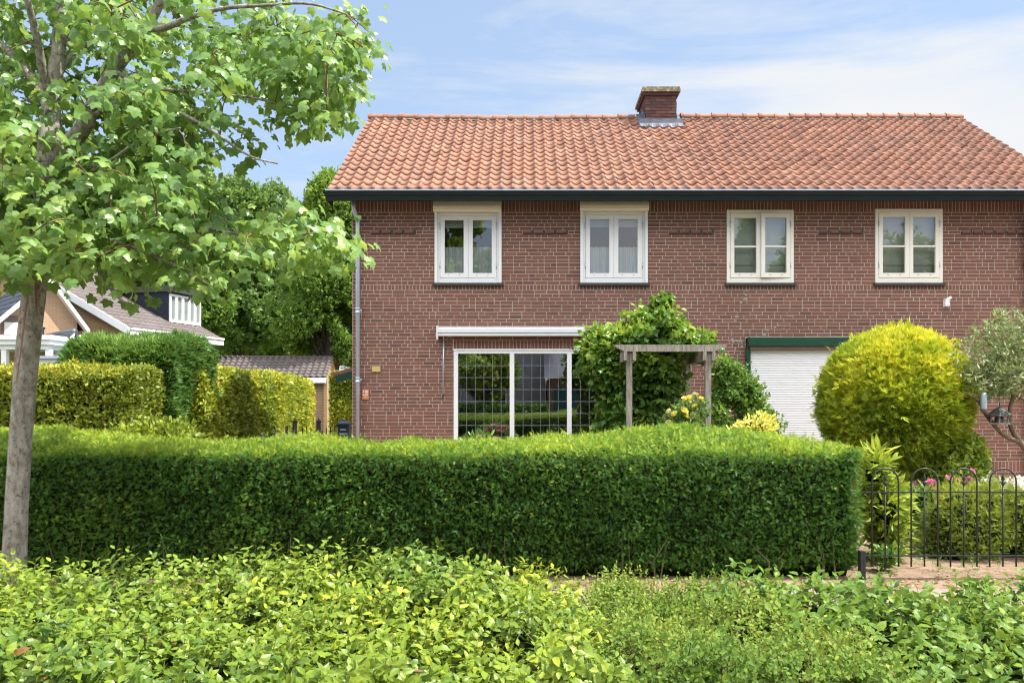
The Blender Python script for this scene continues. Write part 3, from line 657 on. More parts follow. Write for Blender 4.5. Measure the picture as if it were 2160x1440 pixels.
        s.add(V,[(r_*n+i,r_*n+i+1,(r_+1)*n+i+1,(r_+1)*n+i) for r_ in range(3) for i in range(n-1)])
        bl=link('blind',s,M['blind'],win)
        s=Soup(); s.box(x0+.05,x1-.05,D0+.122,D0+.129,zb+.128,zb+.136); link('blind_rod',s,M['brown_metal'],win)
        link('room',room(x0,x1,z0,z1,M['roomlight']),M['roomlight'],win)
upper_window(917,1058,447,597,'lace',box=(915,1058,427,446),label='leftmost upstairs window with white frame and lace curtain')
upper_window(1224,1366,445,597,'lace',box=(1223,1367,425,444),label='second upstairs window with lace curtain, reflecting blue sky')
upper_window(1533,1674,443,597,'roman',tilt=5,label='cream upstairs window with its right casement ajar')
upper_window(1846,1988,441,597,'roman',label='rightmost cream upstairs window, both casements shut')
# ---- big leaded window
x0,x1,z0,z1=fx(957),fx(1327),.56,fz(737); y0,y1=D0-.01,D0+.08
s=Soup(); frect(s,x0,x1,z0,z1,.075,y0,y1,.09,.07)
mul=[fx(1080),fx(1201)]
for mx in mul: s.box(mx-.04,mx+.04,y0+.002,y1,z0+.09,z1-.07)
s.box(x0-.01,x1+.01,y0-.012,y0-.0005,z1-.015,z1+.012)
big=link('front_window',s,M['white'],house); big['label']='wide three pane leaded window with white frame'
bays=[(x0+.075,mul[0]-.04),(mul[0]+.04,mul[1]-.04),(mul[1]+.04,x1-.075)]
zg0,zg1=z0+.09,z1-.07
for i,(a,b) in enumerate(bays):
    s=Soup(); yp=D0+.035; s.quad([(a-.01,yp,zg0-.01),(b+.01,yp,zg0-.01),(b+.01,yp,zg1+.01),(a-.01,yp,zg1+.01)]); pane=link('pane',s,M['mirrorglass'],big)
    s=Soup()
    for c in range(1,6): X=a+(b-a)*c/6; s.box(X-.003,X+.003,yp-.006,yp-.001,zg0,zg1)
    z=zg1-.2105
    while z>zg0+.03: s.box(a,b,yp-.0075,yp-.0012,z-.0038,z+.0038); z-=.2105
    link('lead_grid',s,M['lead'],big)
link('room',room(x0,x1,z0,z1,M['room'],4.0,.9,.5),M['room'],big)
s=Soup(); s.box(x0-.03,x1+.03,D0-.06,D0+.0,z0-.05,z0-.001); link('sill',s,M['slate'],big)
# ---- things on the window sill inside: small shaded table lamp pair and plant pot (dark shapes behind the glass)
# ---- awning cassette above it
ax0,ax1,az0,az1=fx(926),fx(1360),fz(712),fz(690); 
s=Soup(); ya=D0-.17; pr=[(D0-.002,az0+.07),(D0-.05,az0+.02),(ya,az0+.015),(ya-.01,az0+.03),(ya-.01,az0+.055),(ya+.012,az0+.06),(ya+.012,az0+.072),(ya-.02,az0+.078),(ya-.022,az1-.045),(ya+.02,az1-.01),(D0-.06,az1),(D0-.002,az1)]
n=len(pr); s.add([(ax0,y,z) for y,z in pr]+[(ax1,y,z) for y,z in pr],[(i,i+1,n+i+1,n+i) for i in range(n-1)])
s.F[(n,0)]=[np.array([list(range(n))[::-1],list(range(n,2*n))])]
aw=link('awning',s,M['alu'],house); aw['label']='retracted awning in a long pale cassette'
s=Soup(); s.box(ax0-.025,ax0-.001,D0-.2,D0-.002,az0-.045,az1+.012); link('awning_bracket',s,M['alu'],aw); s=Soup(); s.box(ax1+.001,ax1+.025,D0-.2,D0-.002,az0-.045,az1+.012); link('awning_bracket',s,M['alu'],aw)
s=Soup(); cx=fx(937); s.tube([(cx,D0-.13,az0+.02),(cx,D0-.08,az0-.06)],.008,8); s.tube([(cx,D0-.08,az0-.06),(cx-.004,D0-.06,fz(725))],.006,8); s.tube([(cx-.004,D0-.06,fz(722)),(cx-.012,D0-.05,fz(770)),(cx-.016,D0-.045,fz(832))],.012,8)
link('crank_rod',s,M['zinc'],aw,True)
s=Soup(); s.tube([(cx-.016,D0-.045,fz(832)),(cx-.018,D0-.05,fz(838))],.014,8); link('crank_handle',s,M['black'],aw)
s=Soup(); s.tube([(cx+.03,D0-.02,fz(716)),(cx+.08,D0-.015,fz(711)),(cx+.15,D0-.012,fz(709)),(cx+.165,D0-.012,fz(716)),(cx+.16,D0-.012,fz(729)),(cx+.175,D0-.012,fz(737))],.0035,6); link('cable',s,M['cream'],aw)
# ---- shuttered window
x0,x1,z0,z1=fx(1580),fx(1957),.46,fz(738)
s=Soup(); zz=z1+.05; p=.0415
V=[];F=[];rows=[]
z=z0
while z<zz:
    for q,(dy,dz) in enumerate(((.0,0),(.008,.006),(.0095,.018),(.007,.030),(.001,.0385))): rows.append((D0-.035-dy,z+dz))
    z+=p
n=len(rows); s.add([(x0,y,z) for y,z in rows]+[(x1,y,z) for y,z in rows],[(i,n+i,n+i+1,i+1) for i in range(n-1)])
sh=link('roller_shutter',s,M['slat'],house); sh['label']='closed white roller shutter in green frame'
s=Soup(); s.box(x0-.065,x0+.004,D0-.09,D0-.002,z0,fz(733)); link('guide_rail',s,M['green'],sh); s=Soup(); s.box(x1-.004,x1+.065,D0-.09,D0-.002,z0,fz(733)); link('guide_rail',s,M['green'],sh)
s=Soup(); s.box(fx(1576),fx(1961),D0-.17,D0-.002,fz(730),fz(713)); s.box(fx(1576)-.008,fx(1576)-.001,D0-.175,D0-.002,fz(732),fz(712)); link('shutter_box',s,M['green'],sh)
s=Soup(); s.box(fx(1578),fx(1959),D0-.13,D0-.02,fz(738),fz(730)-.001); link('shutter_strip',s,M['brown_metal'],sh)
s=Soup(); s.box(fx(1572),fx(1964),D0+.1,D0+.12,.4,fz(713)); link('backing_board',s,M['room'],sh)
# ---- small fittings on the facade
s=Soup(); a,b,c,d=fx(785),fx(803),fz(784),fz(772); s.box(a,b,D0-.022,D0-.003,c,d,.5,0); s.box(a-.006,b+.006,D0-.012,D0-.0025,c-.006,d+.006,.5,1); link('wall_plate',s,[M['yellowplate'],M['slate']],house)
s=Soup(); a,b,c,d=fx(764.5),fx(778),fz(842),fz(821); s.box(a,b,D0-.024,D0-.003,c,d)
pl=link('wall_plaque',s,M['plaque'],house); pl['label']='small terracotta plaque with pale relief marks beside the downpipe'
s=Soup()
W_=b-a; H_=d-c
for u0,u1,v0,v1 in ((.18,.26,.68,.88),(.52,.60,.66,.90),(.66,.74,.66,.90),(.52,.84,.60,.64),(.80,.86,.66,.9)): s.box(a+W_*u0,a+W_*u1,D0-.027,D0-.0245,c+H_*v0,c+H_*v1)
for u in (.2,.4,.6,.8): s.lathe([(.0001,0),(.012,.004),(.010,.014),(.0001,.016)],(a+W_*u,D0-.0245,c+H_*.38),8)
for u in (.38,.56): s.lathe([(.0001,0),(.012,.004),(.010,.014),(.0001,.016)],(a+W_*u,D0-.0245,c+H_*.2),8)
link('relief_marks',s,M['cream'],pl)
s=Soup(); a,b,c,d=fx(1990),fx(1999),fz(646),fz(631); s.box(a,b,D0-.07,D0-.003,c,d); s.bar(((a+b)/2,D0-.05,d-.01),(b+.03,D0-.06,d+.03),.045,.045); s.box(a-.008,b+.008,D0-.02,D0-.0025,c-.01,d-.01); link('wall_sensor',s,M['white'],house)
# patches of cement repair in the cracked joints
s=Soup()
def patch(px,py,w_,h_): 
    s=Soup(); X,Z=fx(px),fz(py); n=9; an=np.linspace(0,6.283,n,endpoint=False); r=rng.uniform(.5,1.1,n); s.add([(X+w_*q*math.cos(u),D0-.0045-.0004*len(s.V)%.002,Z+h_*q*math.sin(u)) for u,q in zip(an,r)],[tuple(range(n))])
    s.F[(n,0)][-1]=s.F[(n,0)][-1][:,::-1]; link('cement_patch',s,M['cement'],house)
for px,py in ((1576,613),(1574,622),(1570,630),(1567,638),(1556,668),(1553,676),(1554,688),(1560,694),(1665,666),(1640,687),(1635,690),(1617,697),(1612,706),(1544,715),(1550,722),(1562,731)): patch(px+rng.normal(0,2),py,rng.uniform(.02,.05),rng.uniform(.01,.024))
for px,py,l in ((1648,687,.16),(1668,666,.12),(1552,719,.18),(1563,722,.15)): s=Soup(); s.box(fx(px)-l/2,fx(px)+l/2,D0-.0062,D0-.004,fz(py)-.006,fz(py)+.006); link('cement_patch',s,M['cement'],house)
# ---- red tiled lean-to on the left side of the house, further back
s=Soup(); ly0,ly1=17.6,20.6; xa,za=XL-.002,at(743,753,17.6)[2]; xb,zb=at(703,786,17.6)[0],at(703,786,17.6)[2]
s.add([(xa,ly0,za),(xa,ly1,za),(xb,ly1,zb),(xb,ly0,zb),(xa,ly0,za-.09),(xa,ly1,za-.09),(xb,ly1,zb-.09),(xb,ly0,zb-.09)],[(0,1,2,3),(7,6,5,4),(0,3,7,4),(3,2,6,7),(2,1,5,6)],.25)
for i in range(5): t=i/4; s.tube([(xa+(xb-xa)*t,ly0-.01,za+(zb-za)*t-.03),(xa+(xb-xa)*t,ly1,za+(zb-za)*t-.03)],.05,8,.3)
lt=link('lean_to',s,M['clay'],house)
s=Soup(); s.add([(xa,ly0-.02,za-.10),(xb+.06,ly0-.02,zb-.06),(xb+.06,ly0-.02,zb-.22),(xa,ly0-.02,za-.30),(xa,ly0+.03,za-.10),(xb+.06,ly0+.03,zb-.06),(xb+.06,ly0+.03,zb-.22),(xa,ly0+.03,za-.30)],[(3,2,1,0),(4,5,6,7),(0,1,5,4),(2,3,7,6)]); link('fascia',s,M['green'],lt)
s=Soup(); s.box(XL-.30,XL-.003,ly0+.1,ly1,0,zb-.05); link('lean_to_wall',s,M['pane_grey'],lt)
# ================================================================== NEIGHBOURING BUILDINGS
def tiled(soup,P,ux,uv,W,L,tw,g,amp=.022,lift=.03,a0=.5,m=0):
    P=np.array(P,float);ux=np.array(ux,float);uv=np.array(uv,float);nrm_=np.cross(ux,uv); nxx=max(1,round(W/tw)); nyy=max(1,round(L/g)); tw=W/nxx; g=L/nyy
    t=np.array([0,.2,.4,.6,.8,1.02]); ph=-np.cos(t*2*np.pi)*amp; K=len(t)
    for j in range(nyy):
        for i in range(nxx):
            V=[P+ux*((i+t[q])*tw)+uv*(j*g)+nrm_*(lift+ph[q]) for q in range(K)]+[P+ux*((i+t[q])*tw)+uv*((j+1)*g+.04)+nrm_*(.005+ph[q]) for q in range(K)]
            V+=[V[q]-nrm_*.025 for q in range(K)]
            soup.add(V,[(q,q+1,K+q+1,K+q) for q in range(K-1)]+[(2*K+q,2*K+q+1,q+1,q) for q in range(K-1)],np.clip(a0+rng.normal(0,.2),0,1),m)
def gable_volume(parent,o,apz,wl,tl,wr,tr,ln,wallm,tilem,tw=.25,g=.32,over=.3,names=('wall','roof')):
    ox,oy=o; zl=apz-wl*tl; zr=apz-wr*tr
    s=Soup(); il,ir=wl-.3,wr-.3
    p=[(ox-il,oy,0),(ox+ir,oy,0),(ox+ir,oy,apz-ir*tr-.12),(ox,oy,apz-.12),(ox-il,oy,apz-il*tl-.12)]; q=[(x,oy+ln,z) for x,y,z in p]
    s.add(p+q,[(0,1,2,3,4),(9,8,7,6,5),(0,4,9,5),(1,6,7,2)]); wall_=link(names[0],s,wallm,parent)
    s=Soup()
    for sg,w_,tn in ((-1,wl,tl),(1,wr,tr)):
        L=math.hypot(w_,w_*tn); up=np.array([-sg*w_,0,w_*tn])/L
        if sg<0: tiled(s,(ox-w_,oy+ln,apz-w_*tn),(0,-1,0),up,ln+over,L,tw,g)
        else: tiled(s,(ox+w_,oy-over,apz-w_*tn),(0,1,0),up,ln+over,L,tw,g)
    s.tube([(ox,oy-over,apz+.03),(ox,oy+ln,apz+.03)],.11,8,.4)
    ro=link(names[1],s,tilem,parent,True)
    return wall_,ro,zl,zr
# --- tan brick house with dark tiles (left edge)
hA=thing('gable_house','tan brick house with steep dark tiled gable, behind the leaning tree trunk','house',(at(100,582,26)[0],26,0),R(45),local=True)
apz=at(100,582,26)[2]
w_,r_,zl,zr=gable_volume(hA,(0,0),apz,3.4,1.04,1.17,1.42,8,M['orange_brick'],M['darktile'])
s=Soup()
for sg,wd,tn in ((-1,3.4,1.04),(1,1.17,1.42)):
    s.add([(0,-.32,apz-.20),(sg*wd,-.32,apz-wd*tn-.20),(sg*wd,-.32,apz-wd*tn-.02),(0,-.32,apz-.02),(0,-.27,apz-.20),(sg*wd,-.27,apz-wd*tn-.20),(sg*wd,-.27,apz-wd*tn-.02),(0,-.27,apz-.02)],[(0,1,2,3),(7,6,5,4),(0,4,5,1),(2,6,7,3)])
    s.add([(0,-.27,apz-.19),(sg*wd,-.27,apz-wd*tn-.19),(sg*wd,0,apz-wd*tn-.19),(0,0,apz-.19)],[(0,1,2,3)])
s.box(.87,1.17,-.25,0.2,zr-.35,zr-.2); link('verge_board',s,M['cream'],r_)
s=Soup(); s.box(-1.28,-.62,-.02,.02,3.55,4.2,.5,0); win=link('window',s,M['brown_metal'],hA); s=Soup(); s.box(-1.2,-.66,-.035,-.0215,3.6,3.98); link('shade',s,M['cream'],win)
# lower gabled extension in front of it and the flat porch
sv=Soup(); exo=(Matrix.Rotation(R(-45),3,'Z')@Vector((at(150,703,24)[0]-hA.location.x,24-26,0)))
w2,r2,_,_=gable_volume(hA,(exo.x,exo.y),3.53,1.5,1.18,1.0,1.18,4,M['orange_brick'],M['darktile'],names=('extension_wall','extension_roof'))
s=Soup(); ox,oy=exo.x,exo.y
s.add([(ox,oy-.32,3.53-.16),(ox-1.5,oy-.32,3.53-1.5*1.18-.16),(ox-1.5,oy-.32,3.53-1.5*1.18),(ox,oy-.32,3.53),(ox,oy-.28,3.53-.16),(ox-1.5,oy-.28,3.53-1.5*1.18-.16),(ox-1.5,oy-.28,3.53-1.5*1.18),(ox,oy-.28,3.53)],[(0,1,2,3),(7,6,5,4),(0,4,5,1),(2,6,7,3)]); link('verge_board',s,M['white'],r2)
s=Soup(); s.lathe([(.09,-.6),(.09,.35),(.12,.36),(.12,.42),(.001,.43)],(ox-.65,oy+.6,3.3),12); link('vent_pipe',s,M['navy'],r2,True)
porch=thing('porch','flat roofed white porch in front of the tan brick house, left of the trunk','porch',(at(40,760,22)[0],22,0))
pa,pb=at(-120,735,22),at(106,735,22); s=Soup(); s.box(pa[0],pb[0],22,24.2,at(0,726,22)[2],at(0,709,22)[2]); s.box(pa[0]-.05,pb[0]+.05,21.94,24.25,at(0,716,22)[2],at(0,708,22)[2]+.02); s.box(pa[0]+.1,pb[0]-.12,22.08,24.1,at(0,736,22)[2],at(0,726,22)[2]-.001); link('porch_roof',s,M['white'],porch)
for X in (pb[0]-.2,at(-3,0,22)[0]):
    s=Soup(); s.box(X,X+.14,22.1,22.24,0,at(0,736,22)[2]-.001); link('post',s,M['white'],porch)
s=Soup(); s.box(pa[0]+.2,pb[0]-.3,23.6,23.8,0,at(0,736,22)[2]-.002); link('porch_wall',s,M['tan_brick'],porch)
gb=thing('flat_garage','low grey flat roofed garage between the tan house and the dark conifer','garage',(at(130,770,20)[0],20,0))
s=Soup(); a_,b_=at(82,752,20),at(200,752,20); s.box(a_[0],b_[0],20,23,0,a_[2]-.05); link('garage_wall',s,M['greywall'],gb); s=Soup(); s.box(a_[0]-.05,b_[0]+.05,19.95,23.05,a_[2]-.049,a_[2]+.02); link('roof_edge',s,M['zinc'],gb)
# --- yellow brick house with brown roof and dormer
rB=-math.atan2(.247,.969); hB=thing('dormer_house','yellow brick house with brown tiled roof, white eaves and a dark dormer, far left','house',(-13.4,27.2,0),rB,local=True)
ez=4.0; sl_=.52; wB=5.2; LB=5.05
s=Soup(); zr_=ez+wB*sl_
p=[(-.45,0.3,0),(-.45,.3,ez+.45*sl_-.15),(-wB,.3,zr_-.15),(-2*wB+.45,.3,ez+.45*sl_-.15),(-2*wB+.45,.3,0)]; q=[(x,LB-.2,z) for x,y,z in p]
s.add(p+q,[(4,3,2,1,0),(5,6,7,8,9),(0,1,6,5),(4,9,8,3)]); wl_=link('wall',s,M['tan_brick'],hB)
s=Soup(); L=math.hypot(wB,wB*sl_); tiled(s,(0,0,ez),(0,1,0),np.array([-wB,0,wB*sl_])/L,LB,L,.24,.33); tiled(s,(-2*wB,LB,ez),(0,-1,0),np.array([wB,0,wB*sl_])/L,LB,L,.6,.8); s.tube([(-wB,0,zr_+.03),(-wB,LB,zr_+.03)],.12,8,.5)
rfB=link('roof',s,M['browntile'],hB,True)
s=Soup()
s.add([(0,-.03,ez-.27),(-wB,-.03,zr_-.27),(-wB,-.03,zr_-.0),(0,-.03,ez-.0),(0,.3,ez-.27),(-wB,.3,zr_-.27),(-wB,.02,zr_-.0),(0,.02,ez-.0)],[(3,2,1,0),(4,5,6,7),(0,1,5,4),(2,3,7,6),(0,4,7,3)])
s.add([(-2*wB,-.03,ez-.27),(-wB,-.03,zr_-.27),(-wB,-.03,zr_),(-2*wB,-.03,ez)],[(0,1,2,3)])
link('verge_board',s,M['white'],rfB)
s=Soup(); s.box(-.06,.09,-.04,LB+.05,ez-.29,ez-.02); s.box(-.45,-.06,.3,LB,ez-.29,ez-.24); s.box(.09,.13,-.04,LB+.05,ez-.08,ez-.01); link('gutter',s,M['white'],rfB)
da,db,dx=3.1,4.95,-.9; zt_=5.62
s=Soup(); s.add([(dx,da,ez+.9*sl_-.1),(dx,da,zt_),(-3.3,da,zt_),(-3.3,da,zt_-.2),(dx,db,ez+.9*sl_-.1),(dx,db,zt_),(-3.3,db,zt_),(-3.3,db,zt_-.2)],[(0,1,2,3),(7,6,5,4),(0,4,5,1),(1,5,6,2)]); dm=link('dormer',s,M['navy'],rfB)
s=Soup(); s.box(-3.4,dx+.18,da-.14,db+.14,zt_+.001,zt_+.22); link('dormer_roof',s,M['slate'],dm)
s=Soup(); X0,X1=dx+.004,dx+.07; zb_=ez+.9*sl_+.02; n_=5; ys=np.linspace(da+.02,db-.02,n_+1)
for i in range(n_): 
    s.box(X0,X1,ys[i]+.002,ys[i]+.07,zb_,zt_-.06); s.box(X0,X1,ys[i+1]-.07,ys[i+1]-.002,zb_,zt_-.06); s.box(X0+.001,X1-.001,ys[i]+.07,ys[i+1]-.07,zb_,zb_+.1); s.box(X0+.001,X1-.001,ys[i]+.07,ys[i+1]-.07,zt_-.15,zt_-.061)
link('dormer_window',s,M['white'],dm)
s=Soup(); s.quad([(dx+.02,da+.05,zb_+.05),(dx+.02,db-.05,zb_+.05),(dx+.02,db-.05,zt_-.1),(dx+.02,da+.05,zt_-.1)]); link('dormer_pane',s,M['dimpane'],dm)
s=Soup(); s.box(-.449,-.38,LB-1.5,LB-.75,2.3,3.55); wn=link('window',s,M['white'],hB); s=Soup(); s.box(-.379,-.37,LB-1.42,LB-1.15,2.38,3.47); s.box(-.379,-.37,LB-1.1,LB-.83,2.38,3.47); link('pane',s,M['navy'],wn)
# --- brick garage at the end of the driveway
ga=thing('brick_garage','small brown brick garage with brown tiled roof at the end of the driveway','garage',(-10,31.3,0))
gx1=-7.72; gx0=-13.2
s=Soup(); s.box(gx0+.2,gx1-.15,31.35,33.2,0,2.32); link('wall',s,M['brown_brick'],ga)
s=Soup(); s.add([(gx1-.149,31.3,0),(gx1-.02,31.3,0),(gx1-.02,31.3,2.34),(gx1-.149,31.3,2.34),(gx1-.149,32.25,0),(gx1-.02,33.2,0),(gx1-.02,33.2,2.34),(gx1-.02,32.25,3.2),(gx1-.149,32.25,3.2)],[(0,1,2,3),(1,5,6,7,2),(3,2,7,8)]); link('gable_wall',s,M['tan_brick'],ga)
s=Soup(); L=math.hypot(1.1,.82); tiled(s,(gx0,31.15,2.42),(1,0,0),np.array([0,1.1,.82])/L,gx1-gx0,L,.235,.2,.03,.035); s.quad([(gx0,32.25,3.22),(gx1,32.25,3.22),(gx1,33.4,2.4),(gx0,33.4,2.4)])
nr_=26
for i in range(nr_): xx=gx0+(gx1-gx0)*(i+.5)/nr_; s.tube([(xx-.1,32.25,3.24),(xx+.07,32.25,3.24),(xx+.1,32.25,3.27)],[.07,.08,.10],8,rng.uniform(.2,.8))
ro=link('roof',s,M['browntile'],ga,True)
s=Soup(); s.box(gx0,gx1-.03,31.10,31.22,2.2,2.4); link('gutter',s,M['white'],ro)

# ================================================================== HEDGES
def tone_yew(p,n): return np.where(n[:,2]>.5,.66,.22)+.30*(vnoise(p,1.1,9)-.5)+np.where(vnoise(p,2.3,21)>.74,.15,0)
PX=lambda X:X
def zm_front(x):
    X=-8.5+x; return .975+.075*np.clip((-3.3-X)/1.3,0,1)+.11*np.clip((X-.2)/1.2,0,1)*np.clip((2.75-X)/.5,0,1)-.03*np.clip((X-2.6)/.4,0,1)+.012*np.sin(X*2.1)+.008*np.sin(X*5.3+1)
PF=[(.10,.06),(.02,.16),(-.02,.5),(-.01,1.07),(.02,1.135),(.09,1.165),(.5,1.19),(1.0,1.205),(1.38,1.18),(1.45,1.1),(1.45,.1)]
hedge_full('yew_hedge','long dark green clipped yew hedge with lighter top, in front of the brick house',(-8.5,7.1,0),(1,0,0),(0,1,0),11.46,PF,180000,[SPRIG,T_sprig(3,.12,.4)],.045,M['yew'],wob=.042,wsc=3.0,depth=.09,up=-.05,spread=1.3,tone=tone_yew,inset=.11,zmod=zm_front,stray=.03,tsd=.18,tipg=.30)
yo=bpy.data.objects['yew_hedge']; s=Soup()
for _ in range(260):
    X=rng.uniform(-8.4,2.9); Y=7.1+rng.uniform(.05,.5); s.tube([(X,Y,0),(X+rng.normal(0,.03),Y+rng.normal(0,.03),.16),(X+rng.normal(0,.08),Y-.03+rng.normal(0,.05),.38)],[.009,.007,.003],5)
link('stems',s,M['barkmid'],yo)
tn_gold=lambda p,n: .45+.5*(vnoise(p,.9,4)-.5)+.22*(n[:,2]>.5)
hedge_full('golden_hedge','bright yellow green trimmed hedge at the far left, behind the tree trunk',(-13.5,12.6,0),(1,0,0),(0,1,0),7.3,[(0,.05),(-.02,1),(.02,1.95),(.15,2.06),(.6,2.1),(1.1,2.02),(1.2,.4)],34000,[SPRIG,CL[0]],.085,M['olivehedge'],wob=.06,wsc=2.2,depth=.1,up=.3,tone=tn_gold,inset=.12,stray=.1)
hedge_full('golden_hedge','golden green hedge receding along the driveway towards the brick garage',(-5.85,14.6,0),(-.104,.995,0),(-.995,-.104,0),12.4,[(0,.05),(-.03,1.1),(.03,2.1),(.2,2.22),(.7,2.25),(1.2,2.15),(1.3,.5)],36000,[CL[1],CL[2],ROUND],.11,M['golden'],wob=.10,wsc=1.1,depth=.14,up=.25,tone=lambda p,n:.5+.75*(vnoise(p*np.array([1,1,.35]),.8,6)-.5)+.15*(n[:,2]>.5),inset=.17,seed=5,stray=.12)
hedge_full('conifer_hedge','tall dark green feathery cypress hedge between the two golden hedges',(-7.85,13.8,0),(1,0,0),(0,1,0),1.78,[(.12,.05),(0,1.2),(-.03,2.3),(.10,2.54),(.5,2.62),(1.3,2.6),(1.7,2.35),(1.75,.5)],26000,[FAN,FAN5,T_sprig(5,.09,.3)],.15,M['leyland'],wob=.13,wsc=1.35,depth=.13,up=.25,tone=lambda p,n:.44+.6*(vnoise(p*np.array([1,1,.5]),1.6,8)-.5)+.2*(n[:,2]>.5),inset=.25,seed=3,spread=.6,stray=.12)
hedge_full('golden_hedge','narrow golden hedge glimpsed between the garage and the brick house',(-7.1,29.3,0),(1,0,0),(0,1,0),1.6,[(0,.05),(-.02,1.2),(.03,2.4),(.2,2.52),(.7,2.5),(.8,.5)],7000,[CL[1],CL[2]],.16,M['golden'],wob=.1,wsc=1.5,depth=.15,tone=lambda p,n:.5+.8*(vnoise(p,1.1,16)-.5),inset=.15,seed=7)
# greenery that fills the bed along the drive behind the front hedge
bush('shrub','loose green shrub beside the driveway, behind the hedge top','shrub',(-4.5,9.6,.7),(.7,.6,.6),6000,[ROUND,CL[3]],.075,M['golden'],tone=lambda p,n:.3+.4*(vnoise(p,1.5,31)-.3),stray=.15)

# ================================================================== TREES BEHIND
def tree(name,label,base,lobes,n,size,mat,tr,Ts=None,gap=.43,gs=.75,group=None,lean=0,cat='tree',tonev=.45):
    o=thing(name,label,cat,(base[0],base[1],0),group=group); s=Soup(); top=max(c[2] for c,r in lobes)
    s.tube([(base[0],base[1],0),(base[0]+lean*.3,base[1],top*.35),(base[0]+lean*.7,base[1],top*.7),(base[0]+lean,base[1],top)],[tr,tr*.8,tr*.5,tr*.15],10)
    for c,r in lobes:
        z0=c[2]*.45; st=(base[0]+lean*.4,base[1],z0); md=((st[0]+c[0])/2,(st[1]+c[1])/2,z0+(c[2]-z0)*.65); s.tube([st,md,c,(c[0]+(c[0]-base[0])*.3,c[1],c[2]+r[2]*.6)],[tr*.4,tr*.28,tr*.16,tr*.05],7)
    link('trunk',s,M['barkdark'],o,True)
    s=Soup(); tot=sum(r[0]*r[1]*r[2] for c,r in lobes)**1
    w=np.array([(r[0]*r[2])**1. for c,r in lobes]); w/=w.sum()
    for (c,r),ww in zip(lobes,w):
        m=int(n*ww*1.7); d=rvec(m)*(rng.uniform(0,1,m)**.42)[:,None]; p=np.array(c)+d*np.array(r); p+=rng.normal(0,.12,p.shape)*np.array(r)*.35
        k=vnoise(p,gs,11)*.62+vnoise(p,gs*2.6,12)*.38; p=p[k>gap]; d=d[k>gap]; m=len(p)
        dd=rvec(m)+d*.6; dd[:,2]-=.1; un_=rvec(m)*.8+np.array([0,0,1.]); tn=tonev+.5*(vnoise(p,.55,13)-.5)+rng.normal(0,.15,m)
        T_=Ts or CL; idx=rng.integers(0,len(T_),m)
        for j,tt in enumerate(T_): q=idx==j; scatter(s,tt,p[q],dd[q],un_[q],size*rng.uniform(.7,1.3,q.sum()),tn[q])
    link('crown',s,mat,o); return o
def lob(px,py,D,rx,ry,dd=0,rd=None):
    p=at(px,py,D+dd); k=(D+dd)/FPX; return (tuple(p),(rx*k,(rd or rx)*k,ry*k))
tree('broadleaf_tree','mid green rounded tree rising behind the far roofs, left of the gap of sky',at(505,840,42)[:2],[lob(505,450,42,70,75),lob(560,450,42,62,70),lob(455,480,42,60,80),lob(500,560,42,110,80),lob(580,560,42,55,75),lob(520,660,42,120,80),lob(610,650,42,45,70),lob(440,620,42,70,90)],17000,.30,M['bgmid'],.32,group='trees beyond the houses')
tree('broadleaf_tree','dark dense tree close to the left end of the brick house',at(700,840,33)[:2],[lob(700,430,33,52,70),lob(665,500,33,50,80),lob(735,470,33,60,110),lob(640,590,33,50,70),lob(700,600,33,80,110),lob(655,680,33,75,70),lob(735,700,33,60,70),lob(610,660,33,40,60)],20000,.22,M['bgdark'],.35,gap=.40,group='trees beyond the houses')
tree('broadleaf_tree','green tree crown behind the dormer house',at(330,840,45)[:2],[lob(330,380,45,100,80),lob(270,440,45,100,90),lob(390,450,45,90,100),lob(320,540,45,120,80),lob(400,580,45,90,80)],12000,.33,M['bgyellow'],.35,group='trees beyond the houses')
tree('broadleaf_tree','green tree crown at the far left behind the steep gable',at(90,840,40)[:2],[lob(80,430,40,110,100),lob(0,470,40,110,110),lob(170,480,40,100,90),lob(90,560,40,150,70)],12000,.31,M['bgmid'],.35,group='trees beyond the houses')
tree('broadleaf_tree','shadowy tree filling the gap above the dormer roof',at(250,840,38)[:2],[lob(230,560,38,80,60),lob(300,580,38,80,50),lob(380,600,38,80,60),lob(440,640,38,50,70)],9000,.26,M['bgdark'],.3,gap=.40,group='trees beyond the houses')
tree('broadleaf_tree','low distant tree behind the garage roof',at(560,840,52)[:2],[lob(500,690,52,70,55),lob(570,690,52,70,60),lob(650,690,52,70,60),lob(600,620,52,80,50)],9000,.36,M['bgdark'],.3,gap=.38,group='trees beyond the houses')
tree('broadleaf_tree','low distant tree between the dormer house and the garage',at(480,840,56)[:2],[lob(450,720,56,60,50),lob(520,735,56,60,45),lob(590,735,56,60,45),lob(420,690,56,50,50)],6000,.38,M['bgmid'],.3,gap=.38,group='trees beyond the houses')

# ================================================================== THE MAPLE ON THE PAVEMENT
TD=6.4; TS=FPX/TD
def tp(px,py,dd=0): return at(px,py,TD+dd)
mp=thing('maple_tree','leaning street maple with grey flaking trunk and drooping bright leaves','tree',(tp(28,1256)[0],TD,0))
mp.location.z=0
s=Soup()
def smooth(P,k=3):
    P=np.array(P,float)
    for _ in range(k):
        Q=[P[0]]
        for a,b in zip(P[:-1],P[1:]): Q+= [a*.75+b*.25,a*.25+b*.75]
        Q.append(P[-1]); P=np.array(Q)
    return P
limbs=[]
def limb(pts,d0=0,d1=0,sides=9,k=2,soup=None,wob_=.0):
    n=len(pts); L=[]
    for i,(px,py,w_) in enumerate(pts):
        dd=d0+(d1-d0)*i/(n-1); p=tp(px,py,dd); L.append([*p,w_/2/TS])
    L=smooth(L,k); (soup or s).tube(L[:,:3],L[:,3],sides); limbs.append(L[:,:3]); return L
